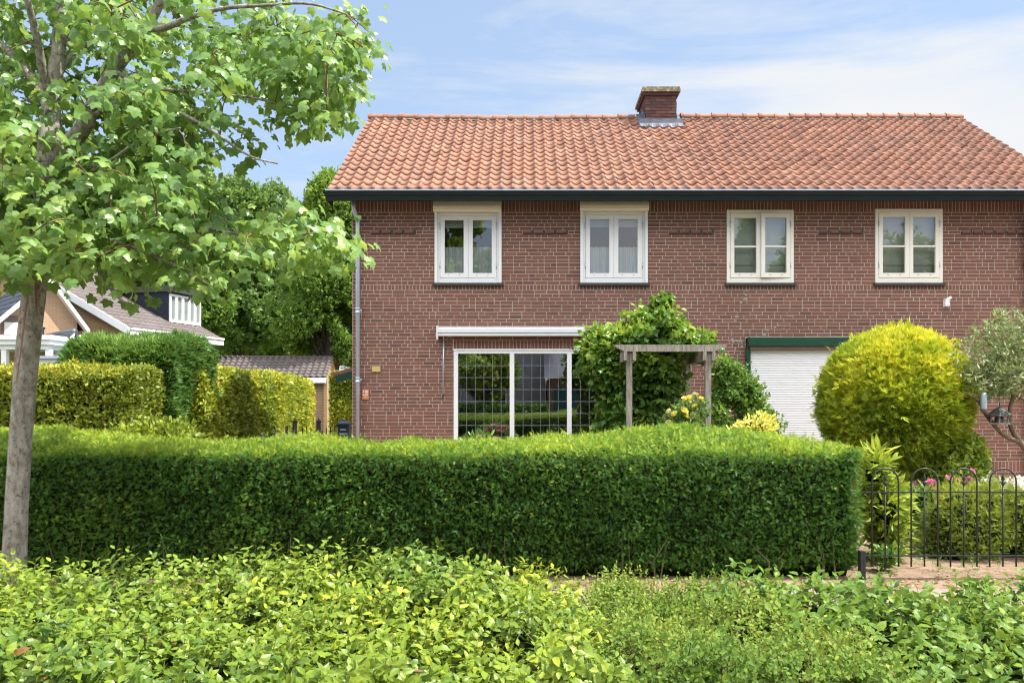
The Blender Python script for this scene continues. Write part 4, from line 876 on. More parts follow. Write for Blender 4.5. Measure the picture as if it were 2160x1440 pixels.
TR=[(25,1275,66),(26,1225,56),(30,1150,52),(37,1000,51),(50,850,50),(61,740,51),(68,670,52),(75,610,52),(80,540,48),(86,480,47),(94,410,49),(104,345,50),(112,300,44)]
L=smooth([[*tp(px,py),w_*.86/2/TS] for px,py,w_ in TR],3); limbs.append(L[:,:3])
# trunk with fluting and a little unevenness
sd=22; an=np.arange(sd)*2*math.pi/sd; V=[];F=[]
for i,(x,y,z,r) in enumerate(L):
    for q in an:
        k=1+.07*math.sin(3*q+z*1.3)+.045*math.sin(5*q-z*2.1)+.10*(vnoise(np.array([[math.cos(q),math.sin(q),z*1.6]]),1.7,3)[0]-.5)
        V.append((x+r*k*math.cos(q),y+r*k*math.sin(q),z))
for i in range(len(L)-1):
    for q in range(sd): F.append((i*sd+q,i*sd+(q+1)%sd,(i+1)*sd+(q+1)%sd,(i+1)*sd+q))
s.add(V,F)
limb([(104,350,52),(106,290,44),(108,235,38),(114,175,33),(126,90,27),(131,0,21),(126,-120,14),(135,-260,8)],0,.2)
limb([(104,352,46),(140,312,38),(178,270,33),(196,225,29),(240,148,26),(290,88,24),(320,42,20),(345,-8,17),(390,-110,11),(410,-200,6)],0,-.5)
limb([(185,262,30),(188,245,24),(176,222,18)],-.2,-.3)
limb([(318,60,15),(345,62,13),(400,36,10),(470,16,8),(560,12,6),(650,4,5),(730,30,3)],-.4,-.8)
limb([(116,170,16),(150,112,13),(205,85,10),(300,62,8),(390,52,6),(480,62,4),(560,100,3)],.1,.6)
limb([(108,240,24),(82,185,20),(40,128,17),(0,92,15),(-60,40,10),(-120,-40,6)],0,.5)
limb([(110,215,22),(92,160,18),(80,90,15),(66,30,13),(45,-40,10),(30,-140,6)],0,-.6)
limb([(126,90,14),(160,70,12),(215,20,10),(250,-60,7)],.1,.7)
limb([(190,250,12),(260,205,9),(326,212,8),(400,248,7),(455,280,6),(525,332,4),(585,345,3)],-.2,-.9)
limb([(240,150,10),(310,185,8),(380,192,7),(470,200,6),(530,205,5),(610,225,4),(690,220,3)],-.3,-.2)
limb([(96,405,18),(170,415,14),(250,440,11),(340,462,9),(430,480,8),(530,500,6),(640,502,5),(735,515,3)],0,-.6)
limb([(86,480,15),(160,498,12),(240,506,9),(330,540,6),(400,575,4),(440,600,3)],0,-1.0)
limb([(84,500,15),(30,500,12),(-60,480,9),(-160,500,5)],0,-.4)
limb([(94,420,14),(40,390,11),(-40,360,8),(-140,340,5)],0,.6)
limb([(150,500,8),(205,565,6),(245,630,4),(290,648,3)],-.3,-.7)
limb([(100,380,13),(190,360,10),(300,340,8),(390,370,6),(460,430,4)],0,.9)
limb([(100,390,13),(150,380,10),(220,350,7),(300,290,5),(380,270,3)],0,-.9)
tru=link('trunk',s,M['bark'],mp,True)
# scar ridge down the left flank
sc_=Soup(); sp=smooth([[*(tp(px,py,-.06)),w_/2/TS] for px,py,w_ in ((70,560,7),(61,620,9),(53,690,10),(47,750,11),(40,800,12),(37,850,8),(32,900,8),(26,960,5))],2); sc_.tube(sp[:,:3],sp[:,3],8)
sp=smooth([[*(tp(px,py,-.09)),w_/2/TS] for px,py,w_ in ((74,590,4),(75,640,6),(78,665,3))],2); sc_.tube(sp[:,:3],sp[:,3],7); link('bark_scar',sc_,M['scar'],tru,True)
LP=np.concatenate([l for l in limbs[1:]])
blobs=[(60,60,140,90,1),(200,60,120,80,1),(340,60,95,80,.9),(480,60,105,75,1),(620,55,105,60,1),(715,65,70,60,1),(775,85,24,30,.8),(560,140,105,70,1.1),(660,160,85,70,1.1),(455,140,55,55,.8),(690,235,40,38,1),(715,190,45,40,1),(615,235,55,30,.9),(505,190,40,30,.8),
 (50,200,120,90,1),(175,190,105,70,1),(280,200,85,60,.9),(345,225,80,55,.9),(50,330,130,90,1.1),(250,330,120,75,1.1),(370,310,70,65,1),(430,255,40,35,.8),(560,335,40,16,.9),(500,290,28,22,.7),(450,320,30,30,.5),
 (50,450,120,85,1.2),(185,440,115,75,1.2),(300,430,105,85,1.2),(400,440,75,65,1.1),(465,490,75,48,1.2),(40,540,90,42,1),(200,525,110,50,1.2),(330,538,90,48,1.2),(425,582,36,26,1.1),(555,505,80,42,1.3),(645,505,70,42,1.4),(715,515,48,36,1.4),(590,470,50,28,1),(262,612,24,26,.7),(560,560,40,20,.5),
 # the part of the crown above and left of the picture
 (-80,120,110,120,.7),(-170,60,110,120,.5),(-80,330,110,120,.7),(-190,300,110,120,.5),(-110,480,100,90,.6),(60,-80,150,90,.5),(220,-100,140,90,.45),(380,-90,110,80,.45),(100,-220,140,90,.35),(260,-230,120,80,.3),(-60,-120,110,90,.4),(540,-60,100,50,.4)]
cl=[]
for (bx,by,rx,ry,dn) in blobs:
    n=max(2,int(rx*ry*3.14*dn/700))
    for _ in range(n):
        q=rng.uniform(0,6.283); r_=math.sqrt(rng.uniform(0,1))*.95; dd=rng.normal(0,.62); D=TD+np.clip(dd,-1.5,1.6)
        cl.append(at(bx+rx*r_*math.cos(q),by+ry*r_*math.sin(q),D))
cl=np.array(cl); tw=Soup(); lf=Soup()
main=np.concatenate(limbs[:8]); mpx=np.stack([CX+main[:,0]/main[:,1]*FPX,CY-(main[:,2]-ZE)/main[:,1]*FPX],1)
cpx=np.stack([CX+cl[:,0]/cl[:,1]*FPX,CY-(cl[:,2]-ZE)/cl[:,1]*FPX],1); dm_=np.array([np.min(np.linalg.norm(mpx-c,axis=1)) for c in cpx])
cl=cl[~((dm_<42)&(cl[:,1]<TD+.25)&(rng.uniform(0,1,len(cl))<.72)&(cpx[:,1]<430))]
gapn=vnoise(cl,1.5,77); cl=cl[(gapn>.37)|(rng.uniform(0,1,len(cl))<.25)]
d0_=np.array([np.min(np.linalg.norm(LP-c,axis=1)) for c in cl]); cl=cl[np.argsort(d0_)]; NP=list(LP[::3])
for c in cl:
    Q=np.array(NP); d=np.linalg.norm(Q-c,axis=1); a=Q[np.argmin(d)]; L_=np.linalg.norm(c-a)
    if L_>.04:
        mid=(a+c)/2+np.array([0,0,.10*L_])+rng.normal(0,.06*L_,3); P=smooth([[*a],[*mid],[*c]],1); tw.tube(P,np.linspace(.0048,.002,len(P))*(1+.8*min(L_,1)),4,cap=False)
        NP.append(P[len(P)//2])
    NP.append(c)
nl=12; C=np.repeat(cl,nl,0)+rng.normal(0,.088,(len(cl)*nl,3))*np.array([1.15,1.15,.85]); m=len(C)
rad=nrm(C-np.repeat(cl,nl,0)); dd=rad*np.array([1,1,.3])*.8+rng.normal(0,.35,(m,3)); dd[:,2]-=.95
un_=rad*.6+rng.normal(0,.42,(m,3))+np.array([.25,-.35,.5])
tn=.47+.5*(vnoise(C,1.5,41)-.5)+rng.normal(0,.2,m)
scatter(lf,MAPLE,C,dd,un_,rng.uniform(.055,.105,m),tn)
link('crown',lf,M['maple'],mp); link('twigs',tw,M['twig'],mp)

# ================================================================== FOREGROUND PLANTING
def field(name,label,x0,x1,y0,y1,h,dens,T,size,mat,L=8,slen=.14,layers=.34,frontn=1.0,tone=.42,cat='shrub',tilt=.5,corek=.17,a0=1.35,a1=.55,stemm=None,mask=None,alt=True):
    o=thing(name,label,cat,((x0+x1)/2,(y0+y1)/2,0)); s=Soup(); st=Soup(); A=(x1-x0)*(y1-y0); n=int(A*dens)
    x=rng.uniform(x0,x1,n); y=rng.uniform(y0,y1,n); hz=h(x,y); keep=hz>.05
    if mask is not None: keep&=mask(x,y)
    x,y,hz=x[keep],y[keep],hz[keep]; n=len(x); dz=rng.uniform(0,1,n)**1.6*layers
    sl=slen*rng.uniform(.6,1.35,n); z=np.maximum(hz-sl-dz*hz,.02); d=np.stack([rng.normal(0,tilt,n),rng.normal(-.18,tilt,n),np.full(n,1.)],1)
    base=np.stack([x,y,z],1); tv=tone+.45*(vnoise(base,1.6,51)-.5)-.12*dz/layers
    shoots(s,st,base,d,sl,L,T,size,tv,a0=a0,a1=a1,alt=alt)
    # shoots leaning out of the front
    nf=int((x1-x0)*.7*dens*frontn); x=rng.uniform(x0,x1,nf); y=np.full(nf,y0)+rng.uniform(.0,.16,nf); hz=h(x,np.full(nf,y0+.15)); z=rng.uniform(.12,1,nf)*hz; ok=hz>.1
    if mask is not None: ok&=mask(x,y)
    x,y,z=x[ok],y[ok],z[ok]; nf=len(x); d=np.stack([rng.normal(0,.4,nf),rng.normal(-.8,.35,nf),rng.normal(.55,.35,nf)],1); base=np.stack([x,y,z],1)
    shoots(s,st,base,d,slen*rng.uniform(.6,1.2,nf),L,T,size,tone-.08+.4*(vnoise(base,1.6,51)-.5),a0=a0,a1=a1,alt=alt)
    link('foliage',s,mat,o); link('stems',st,stemm or M['twiggreen'],o)
    nx_,ny_=26,14; X=np.linspace(x0+.08,x1-.08,nx_); Y=np.linspace(y0+.16,y1-.1,ny_); gx,gy=np.meshgrid(X,Y); gz=np.maximum(h(gx.ravel(),gy.ravel())-corek-layers*.25,-.05).reshape(gx.shape)
    if mask is not None: gz=np.where(mask(gx.ravel(),gy.ravel()).reshape(gx.shape),gz,-.05)
    gz[0,:]=-.05;gz[-1,:]=-.05;gz[:,0]=-.05;gz[:,-1]=-.05
    c=Soup(); c.add(np.stack([gx,gy,gz],-1).reshape(-1,3),[(j*nx_+i,j*nx_+i+1,(j+1)*nx_+i+1,(j+1)*nx_+i) for j in range(ny_-1) for i in range(nx_-1)]); link('inner_twigs',c,M['core'],o); return o
def edge(v,a,b,w_): return np.clip((v-a)/w_,0,1)**.5*np.clip((b-v)/w_,0,1)**.5
def h_priv(x,y):
    P=np.stack([x,y,x*0],1); b=.67+.19*(vnoise(P,1.5,61)-.5)+.22*(vnoise(P,4.5,62)-.5)+.05*np.clip((3.9-y)/1,0,1); xr=.50-.12*(y-2.9)*.6
    return b*edge(y,2.95,5.1,.25)*np.clip((xr+.12-x)/.35,0,1)**.5
field('broad_leaved_shrub','bright yellow green leafy shrub mass in the left foreground',-3.9,.58,2.98,5.05,h_priv,400,T_oval(.27,.06,.2),.060,M['privet'],L=9,slen=.17,tone=.34,frontn=1.5,a0=2.0,a1=.85)
def h_eu(x,y):
    P=np.stack([x,y,x*0],1); xl=1.02+.10*np.sin(y*4)-.03*(y-3); return (.60+.15*(vnoise(P,1.7,71)-.5)+.14*(vnoise(P,5,72)-.5))*edge(y,2.8,5.1,.3)*np.clip((x-xl+.1)/.35,0,1)**.5
field('broad_leaved_shrub','mid green glossy leaved shrub mass in the right foreground',.85,5.8,2.8,5.05,h_eu,230,T_oval(.31,.06,.16),.072,M['euony'],L=8,slen=.16,tone=.37,a0=1.9,a1=.8)
def h_sp(x,y):
    P=np.stack([x,y,x*0],1); return (.64-.07*np.clip(y-3.1,0,3)+.24*(vnoise(P,2.6,81)-.5)+.1*(vnoise(P,6,82)-.5))*edge(y,2.85,5.3,.25)*edge(x,.25,1.55,.2)
field('small_leaved_shrub','low sprawling fine leaved shrub between the two broad leaved masses',.25,1.6,2.9,5.25,h_sp,1250,T_oval(.3,.05,.1),.031,M['spirea'],L=14,slen=.19,tone=.42,tilt=.75,corek=.12,stemm=M['twig'],a0=1.4,a1=.7)
s=Soup(); s.tube(smooth([PT for PT in (at(790,1400,3.05),at(815,1403,3.0),at(850,1412,2.98),at(892,1416,3.0))]),[.004]*13,6) if False else s.tube([at(790,1398,3.05),at(815,1403,3.0),at(850,1412,2.98),at(892,1416,3.0)],[.003,.0045,.005,.006],6); link('dead_twig',s,M['twig'],bpy.data.objects['broad_leaved_shrub'],True)
# ================================================================== GARDEN PLANTS
PIX=lambda px,py,D:tuple(at(px,py,D))
gc=PIX(1885,852,11.0)
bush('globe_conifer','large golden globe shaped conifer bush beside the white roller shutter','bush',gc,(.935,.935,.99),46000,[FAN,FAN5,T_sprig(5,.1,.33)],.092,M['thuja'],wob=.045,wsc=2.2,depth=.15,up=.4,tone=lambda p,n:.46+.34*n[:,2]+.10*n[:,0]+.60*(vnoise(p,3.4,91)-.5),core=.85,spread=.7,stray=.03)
o=bpy.data.objects['globe_conifer']; s=Soup(); s.tube([(gc[0],gc[1],0),(gc[0]+.02,gc[1],.9)],[.09,.07],10); link('stem',s,M['barkdark'],o)
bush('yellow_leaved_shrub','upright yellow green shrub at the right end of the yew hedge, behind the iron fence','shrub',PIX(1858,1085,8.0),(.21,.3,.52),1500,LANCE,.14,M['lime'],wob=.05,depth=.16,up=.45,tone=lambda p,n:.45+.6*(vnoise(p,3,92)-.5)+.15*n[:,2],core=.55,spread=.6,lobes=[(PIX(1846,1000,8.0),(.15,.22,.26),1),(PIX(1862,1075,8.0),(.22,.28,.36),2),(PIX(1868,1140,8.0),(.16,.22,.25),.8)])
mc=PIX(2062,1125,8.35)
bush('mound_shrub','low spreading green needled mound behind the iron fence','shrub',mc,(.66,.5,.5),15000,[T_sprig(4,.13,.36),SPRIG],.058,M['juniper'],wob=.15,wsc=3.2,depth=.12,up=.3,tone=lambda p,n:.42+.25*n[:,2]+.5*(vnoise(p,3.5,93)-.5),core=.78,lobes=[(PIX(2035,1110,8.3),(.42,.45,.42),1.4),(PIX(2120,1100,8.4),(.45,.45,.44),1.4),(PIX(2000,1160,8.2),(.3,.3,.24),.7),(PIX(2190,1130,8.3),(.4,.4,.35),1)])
bush('shrub','light green rounded shrub in front of the brick wall, right of the golden globe','shrub',PIX(2035,975,10.5),(.32,.3,.34),2600,[OVAL,CL[0]],.085,M['lime'],tone=lambda p,n:.25+.25*n[:,2]+.3*(vnoise(p,4,94)-.5),core=.75,lobes=[(PIX(2035,970,10.5),(.30,.3,.3),1),(PIX(2010,1010,10.4),(.3,.3,.3),1)])
bush('shrub','small leafy plant at the foot of the iron fence','plant',PIX(1872,1175,7.45),(.13,.13,.13),260,OVAL,.075,M['shrub'],core=0,tone=lambda p,n:.4+0*n[:,2],up=.6)
# peony with pink blooms
pe=bush('peony','peony clump with large pink double flowers behind the iron fence','plant',PIX(1985,1085,9.1),(.42,.35,.34),1500,LANCE,.13,M['shrub'],core=.6,up=.5,tone=lambda p,n:.4+.2*n[:,2],lobes=[(PIX(1960,1075,9.1),(.36,.3,.28),1),(PIX(2030,1080,9.2),(.36,.3,.26),1)])
bm={}
def blooms(root,lst,D,mat,name='bloom'):
    for px,py,r in lst:
        key=(round(r/ .001),mat.name)
        c=at(px,py,D); rr=1.2*r/FPX*D; s=bloom_mesh(1,30,int(px)%7)
        if (mat.name,int(px)%3) not in bm:
            o=link(name,s,mat,None,True); o.parent=root; bm[(mat.name,int(px)%3)]=o.data
        else:
            o=bpy.data.objects.new(name,bm[(mat.name,int(px)%3)]); COL.objects.link(o); o.parent=root
        o.location=np.array(c)-ORG[root.name]-np.array([0,0,rr*.3]); o.scale=(rr,rr,rr); o.rotation_euler=(R(35)+rng.normal(0,.2),rng.normal(0,.2),px)
        st=Soup() 
def stems_to(root,lst,D,mat):
    s=Soup()
    for px,py,r in lst: c=at(px,py,D); s.tube([c+np.array([rng.normal(0,.05),.05,-.35]),c+np.array([0,.02,-.12]),c],[.006,.005,.004],6)
    link('flower_stems',s,mat,root)
pl_=[(1965,1018,11.5),(1976,1032,8),(1999,1008,8),(2044,1012,10.5),(2049,992,6.5),(2023,1010,5),(1975,1056,5)]
blooms(pe,pl_,8.85,M['pink']); stems_to(pe,pl_,8.9,M['twiggreen'])
wf=bush('white_flowers','low drift of tiny white flowers at the foot of the brick wall','flowers',PIX(2110,1035,10.2),(.6,.4,.16),900,[CL[1]],.07,M['whitebloom'],core=.5,up=.6,tone=lambda p,n:.5+0*n[:,2])
# roses
ro_=bush('rose_bush','rose bush with yellow and cream blooms under the pergola','plant',PIX(1445,905,10.8),(.32,.3,.3),1900,[OVAL,CL[2]],.065,M['rosegreen'],core=.5,up=.4,tone=lambda p,n:.45+.2*n[:,2],lobes=[(PIX(1440,895,10.8),(.28,.26,.2),1.4),(PIX(1465,870,10.9),(.2,.2,.2),.7),(PIX(1440,950,10.8),(.34,.3,.35),1)])
yl=[(1445,841,7.5),(1456,839,7.5),(1477.5,840,6),(1467.5,856,6.5),(1440,865,10),(1425,872,8),(1446,877,6.5)]; pw=[(1467,832,6.5),(1412,867,6.5),(1463,875,6.5),(1412,890,7),(1452,846,5)]
blooms(ro_,yl,10.6,M['yellow']); blooms(ro_,pw,10.62,M['palebloom']); stems_to(ro_,yl+pw,10.65,M['twiggreen'])
bush('shrub','tall loose green shrub between the pergola and the roller shutter','shrub',PIX(1560,860,12.9),(.5,.35,.6),8200,[CL[0],CL[1],OVAL],.075,M['shrub'],wob=.22,wsc=3.2,depth=.3,core=.28,tone=lambda p,n:.52+.2*n[:,2]+.4*(vnoise(p,2.5,96)-.5),stray=.3,spread=.9,
     lobes=[(PIX(1534,790,12.9),(.13,.18,.24),1),(PIX(1526,835,12.9),(.17,.2,.30),1.1),(PIX(1574,820,12.9),(.09,.15,.22),.5),(PIX(1568,860,12.9),(.18,.2,.34),1.1),(PIX(1600,872,12.9),(.13,.18,.26),.7),(PIX(1620,895,12.9),(.15,.18,.22),.6),(PIX(1515,892,12.8),(.17,.2,.3),.8)])
bush('variegated_shrub','small yellow variegated shrub showing above the hedge, in front of the roller shutter','shrub',PIX(1592,905,9.3),(.28,.25,.2),1500,[OVAL],.055,M['variegated'],core=.6,tone=lambda p,n:.5+.2*n[:,2],lobes=[(PIX(1590,905,9.3),(.26,.25,.16),1),(PIX(1560,915,9.3),(.16,.2,.15),.5)])
rh=bush('rhododendron','rhododendron with pink flower trusses under the leaded window, seen in its glass','shrub',(-.65,11.2,.6),(.45,.4,.45),1500,LANCE,.12,M['shrub'],core=.7)
rl=[(-.65,11.5,1.0),(-.45,11.5,.97),(-.8,11.45,.9),(-.55,11.55,.88)]
for x_,y_,z_ in rl:
    s=bloom_mesh(.09,34,3); 
    for q in range(len(s.V)): s.V[q]=s.V[q]+np.array([x_,y_,z_])
    link('bloom',s,M['pink'],rh,True)
bush('shrub','low green bedding shrub under the leaded window','shrub',(.9,11.8,.45),(.9,.5,.5),3500,[CL[0],OVAL],.08,M['shrub'],core=.7)
# climbing vine over the pergola
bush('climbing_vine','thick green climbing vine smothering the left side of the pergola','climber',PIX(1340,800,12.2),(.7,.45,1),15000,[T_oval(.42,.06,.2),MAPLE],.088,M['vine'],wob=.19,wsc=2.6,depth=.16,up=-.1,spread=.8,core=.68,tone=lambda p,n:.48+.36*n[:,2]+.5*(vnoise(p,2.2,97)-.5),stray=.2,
     lobes=[(PIX(1348,830,12.2),(.57,.42,.75),2.6),(PIX(1310,770,12.1),(.45,.42,.45),1.5),(PIX(1285,745,12.0),(.30,.34,.30),.9),(PIX(1330,712,12.1),(.58,.45,.25),1.3),(PIX(1395,695,12.1),(.34,.34,.26),.8),(PIX(1398,660,12.1),(.20,.22,.25),.5),(PIX(1400,632,12.1),(.08,.1,.14),.12),(PIX(1440,722,12.0),(.38,.45,.10),.6),(PIX(1385,800,12.1),(.36,.4,.6),1.2),(PIX(1330,940,12.2),(.5,.4,.5),.8)])
# grey green small tree at the right with feeders
gt=thing('grey_leaved_tree','small twisted tree with sparse grey green narrow leaves at the right edge','tree',tuple(np.array([at(2235,900,10.4)[0],10.4,0])))
s=Soup()
def gl(pts,d0=0,d1=0):
    L=smooth([[*at(px,py,10.4+d0+(d1-d0)*i/(len(pts)-1)),w_*.8/2/(FPX/10.4)] for i,(px,py,w_) in enumerate(pts)],2); s.tube(L[:,:3],L[:,3],9)
gl([(2240,1105,26),(2220,1030,24),(2185,965,20),(2158,940,16),(2138,915,14),(2128,885,12),(2132,850,11),(2142,832,10),(2120,815,8),(2105,790,6),(2118,760,5),(2100,720,4)])
gl([(2150,932,13),(2118,920,11),(2095,895,10),(2075,868,9),(2068,850,8),(2055,838,6),(2030,825,3)],0,-.3)
gl([(2135,845,9),(2138,800,7),(2128,745,5),(2140,700,4)],0,.3); gl([(2142,833,8),(2165,845,7),(2190,830,6),(2200,760,4)]); gl([(2185,965,16),(2230,900,13),(2235,820,9),(2215,740,5)],0,.4); gl([(2105,790,5),(2070,770,4),(2045,765,3)]); gl([(2118,760,5),(2085,720,4),(2060,700,2)])
link('trunk',s,M['barkmid'],gt,True)
s=Soup(); LB_=[(2085,735,62,50),(2130,700,60,45),(2060,775,55,40),(2110,790,70,45),(2165,740,70,60),(2030,770,35,28),(2150,800,60,40),(2075,820,45,28),(2200,780,60,70),(2140,668,40,22)]
for bx,by,rx,ry in LB_:
    n=int(rx*ry*.062); q=rng.uniform(0,6.28,n); r_=np.sqrt(rng.uniform(0,1,n)); dD=rng.normal(0,.28,n)
    p=np.array([at(bx+rx*a*math.cos(b),by+ry*a*math.sin(b),10.4+c) for a,b,c in zip(r_,q,dD)]); p=p[vnoise(p,3.5,99)>.38]; n=len(p); dd=rvec(n)+np.array([0,0,.2]); 
    tn=.5+rng.normal(0,.2,n); idx=rng.integers(0,3,n)
    for j in range(3): k=idx==j; scatter(s,NARROW[j],p[k],dd[k],rvec(k.sum())+np.array([0,0,.6]),rng.uniform(.07,.12,k.sum()),tn[k])
link('crown',s,M['silver'],gt)
# bird table
bf=thing('bird_feeder','dark wooden hexagonal bird feeder house hanging in the grey green tree','bird feeder',PIX(2108,893,10.2)); c=np.array(PIX(2108,893,10.2)); u=10.2/FPX
s=Soup(); s.lathe([(.001,37*u),(.003,36*u),(8*u,33*u),(18*u,25*u),(27*u,17*u),(27*u,15*u),(.001,16*u)],c,6); link('roof',s,M['slate'],bf)
s=Soup(); s.tube([c+np.array([0,0,36*u]),c+np.array([0,0,43*u])],.006,8); s.tube([c+np.array([0,0,43*u]),c+np.array([.01,0,75*u])],.003,5); link('hook',s,M['black'],bf)
s=Soup(); s.lathe([(.001,-1*u),(23*u,-1*u),(23*u,2*u),(20*u,2.2*u),(20*u,1*u),(.001,1*u)],c,6); link('tray',s,M['wood'],bf)
for k in range(6):
    q=k*math.pi/3; s=Soup(); e=c+np.array([math.cos(q)*18*u,math.sin(q)*18*u,0]); s.box(e[0]-.008,e[0]+.008,e[1]-.008,e[1]+.008,c[2]+2*u,c[2]+20*u); link('post',s,M['wood'],bf)
s=Soup(); s.lathe([(.001,2*u),(10*u,2*u),(9*u,12*u),(6*u,17*u),(.001,17*u)],c,10); link('seed_hopper',s,M['brown_metal'],bf)
tf=thing('tube_feeder','pale cylindrical bird feeder hanging from a branch, left of the feeder house','bird feeder',PIX(2075,862,10.1)); c=np.array(PIX(2075,862,10.1))
s=Soup(); s.lathe([(.001,0),(6.2*u,0),(6.4*u,1*u),(6.2*u,30*u),(5*u,33*u),(.001,34*u)],c,16); link('tube',s,M['zinc'],tf,True)
s=Soup(); s.lathe([(.001,-6*u),(5*u,-5.5*u),(7*u,-1*u),(6.5*u,-.1*u),(.001,-.1*u)],c,16); link('base_cup',s,M['shrub'] if False else M['brown_metal'],tf,True); s=Soup(); s.tube([c+np.array([0,0,33*u]),c+np.array([0,0,52*u])],.003,5); link('hook',s,M['black'],tf)
# ---- pergola
pg=thing('pergola','weathered grey wooden pergola in front of the brick wall','pergola',(2.0,11.9,0))
def post(px,py0,D,w_=.078):
    p=at(px,py0,D); s=Soup(); s.box(p[0]-w_/2,p[0]+w_/2,D-w_/2,D+w_/2,0,p[2]); link('post',s,M['wood'],pg); return p
zb=at(0,742,11.3)[2]
post(1327,742.5,11.3); post(1493,742.5,11.3)
zb2=zb-.003
for px in (1327,1493):
    X=at(px,0,11.3)[0]; s=Soup(); s.box(X-.039,X+.039,12.66,12.74,0,zb2); link('post',s,M['wood'],pg)
s=Soup(); xa,xb=at(1296,0,11.25)[0],at(1533,0,11.25)[0]; za,zb_=zb+.002,at(0,727,11.25)[2]
s.add([(xa,11.22,zb_),(xb,11.22,zb_),(xb-.02,11.22,zb_-.03),(xb-.18,11.22,za),(xa+.14,11.22,za),(xa+.01,11.22,zb_-.03),(xa,11.34,zb_),(xb,11.34,zb_),(xb-.02,11.34,zb_-.03),(xb-.18,11.34,za),(xa+.14,11.34,za),(xa+.01,11.34,zb_-.03)],[(5,4,3,2,1,0),(6,7,8,9,10,11),(0,1,7,6),(1,2,8,7),(2,3,9,8),(3,4,10,9),(4,5,11,10),(5,0,6,11)]); link('beam',s,M['wood'],pg)
s=Soup(); s.box(xa+.05,xb-.05,12.64,12.76,za,zb_); link('beam',s,M['wood'],pg)
for px in (1327,1493):
    X=at(px,0,11.3)[0]
    for sg in (-1,1):
        s=Soup(); s.box(X+sg*.062-.022,X+sg*.062+.022,11.345,12.639,za-.135,za-.004); s.box(X+sg*.062-.022,X+sg*.062+.022,11.2,11.344,za-.125,za-.004); link('side_beam',s,M['wood'],pg)
for px in (1370,1410,1452):
    X=at(px,0,11.3)[0]; s=Soup(); s.box(X-.025,X+.025,11.345,12.635,zb_-.06,zb_-.005); link('slat',s,M['wood'],pg)
s=Soup(); n=1500; X=rng.uniform(-6,6,n); Y=np.where(rng.uniform(0,1,n)<.6,6.98+rng.normal(0,.12,n),rng.uniform(5.4,7.9,n)); Z=np.where((Y>5.35)&(Y<6.72),.016,.006)+rng.uniform(0,.006,n)
scatter(s,OVAL,np.stack([X,Y,Z],1),rvec(n)*np.array([1,1,.12]),rvec(n)*.3+np.array([0,0,1.]),rng.uniform(.03,.06,n),rng.uniform(0,1,n))
o=link('leaf_litter',s,leafmat('dead_leaf',(.12,.065,.03),(.26,.16,.08),(.42,.33,.17),.1,.8,.1,1.0)); o['kind']='stuff'
s=Soup(); n=420; X=rng.uniform(-5,6,n); Y=np.where(rng.uniform(0,1,n)<.5,6.74+rng.normal(0,.05,n),5.3+rng.normal(0,.04,n)); Y=np.where(rng.uniform(0,1,n)<.25,rng.uniform(7.3,9,n),Y); X=np.where(Y>7.2,rng.uniform(3.1,4.4,n),X)
shoots(s,None,np.stack([X,Y,X*0+.01],1),np.stack([rng.normal(0,.4,n),rng.normal(0,.4,n),np.ones(n)],1),rng.uniform(.04,.13,n),6,LANCE,.05,.45); o=link('weeds',s,M['shrub']); o['kind']='stuff'
# ================================================================== IRON FENCES
def iron_fence(root,O,A,n,pitch,hw,htop,zr1,zr2,r,post_at=(),zb=.12,spike=True,posth=1.0):
    O=np.array(O,float);A=np.array(A,float)
    for k in range(n):
        c=O+A*(pitch*k+hw/2+.07); s=Soup(); ang=np.linspace(0,math.pi,13); rr=hw/2; pts=[c-A*rr+np.array([0,0,zb])]+[c-A*rr*math.cos(q)+np.array([0,0,htop-rr+rr*math.sin(q)]) for q in ang]+[c+A*rr+np.array([0,0,zb])]
        s.tube(pts,r,7); link('hoop',s,M['black'],root,True)
        s=Soup(); s.tube([c+np.array([0,0,zb]),c+np.array([0,0,zr1+.06])],r*.95,7)
        if spike: 
            s.lathe([(r,0),(r*2.2,.012),(r*2.6,.022),(r*1.3,.034),(r*1.1,.044),(r*2.1,.058),(r*1.2,.078),(.0006,.112)],c+np.array([0,0,zr1+.06]),8)
            P=np.cross(A,[0,0,1.])
            for sg in (-1,1): s.tube([c+np.array([0,0,zr1+.085]),c+A*sg*r*3.4+np.array([0,0,zr1+.088]),c+A*sg*r*4.0+np.array([0,0,zr1+.076])],[r*.8,r*.7,r*.3],6)
        link('spike_bar',s,M['black'],root,True)
    Ln=pitch*n
    for z in (zr1,zr2): s=Soup(); a=O-A*.02+np.array([0,0,z]); b=O+A*(Ln+.02)+np.array([0,0,z]); s.bar(a,b,.032,.009); link('rail',s,M['black'],root)
    for d in post_at:
        c=O+A*d; s=Soup(); s.box(c[0]-.022,c[0]+.022,c[1]-.022,c[1]+.022,0,posth); s.lathe([(.03,0),(.03,.02),(.016,.03),(.026,.055),(.016,.08),(.001,.09)],(c[0],c[1],posth),8); link('post',s,M['black'],root,True)
ff=thing('iron_fence','black iron hoop top garden fence with spear points, right of the yew hedge','fence',(4.4,7.1,0))
x0_=(1841-CX)/240-.07
iron_fence(ff,(x0_,7.1,0),(1,0,0),12,(1924-1841)/240,56/240,at(0,988,7.083)[2],at(0,1038,7.083)[2],at(0,1172,7.083)[2],.0075,())
s=Soup(); s.box(2.93,2.975,7.06,7.12,0,.26); s.bar((2.94,7.09,.23),(x0_,7.09,.23),.03,.009); s.bar((2.94,7.1,.776),(x0_,7.1,.776),.03,.009); link('post',s,M['black'],ff)
df=thing('iron_fence','low black iron fence beside the driveway, behind the hedge at left','fence',(-4.3,13.5,0))
a=np.array([at(552,0,11.6)[0],11.6,0]); b=np.array([at(622,0,16)[0],16,0]); A=(b-a)/np.linalg.norm(b-a)
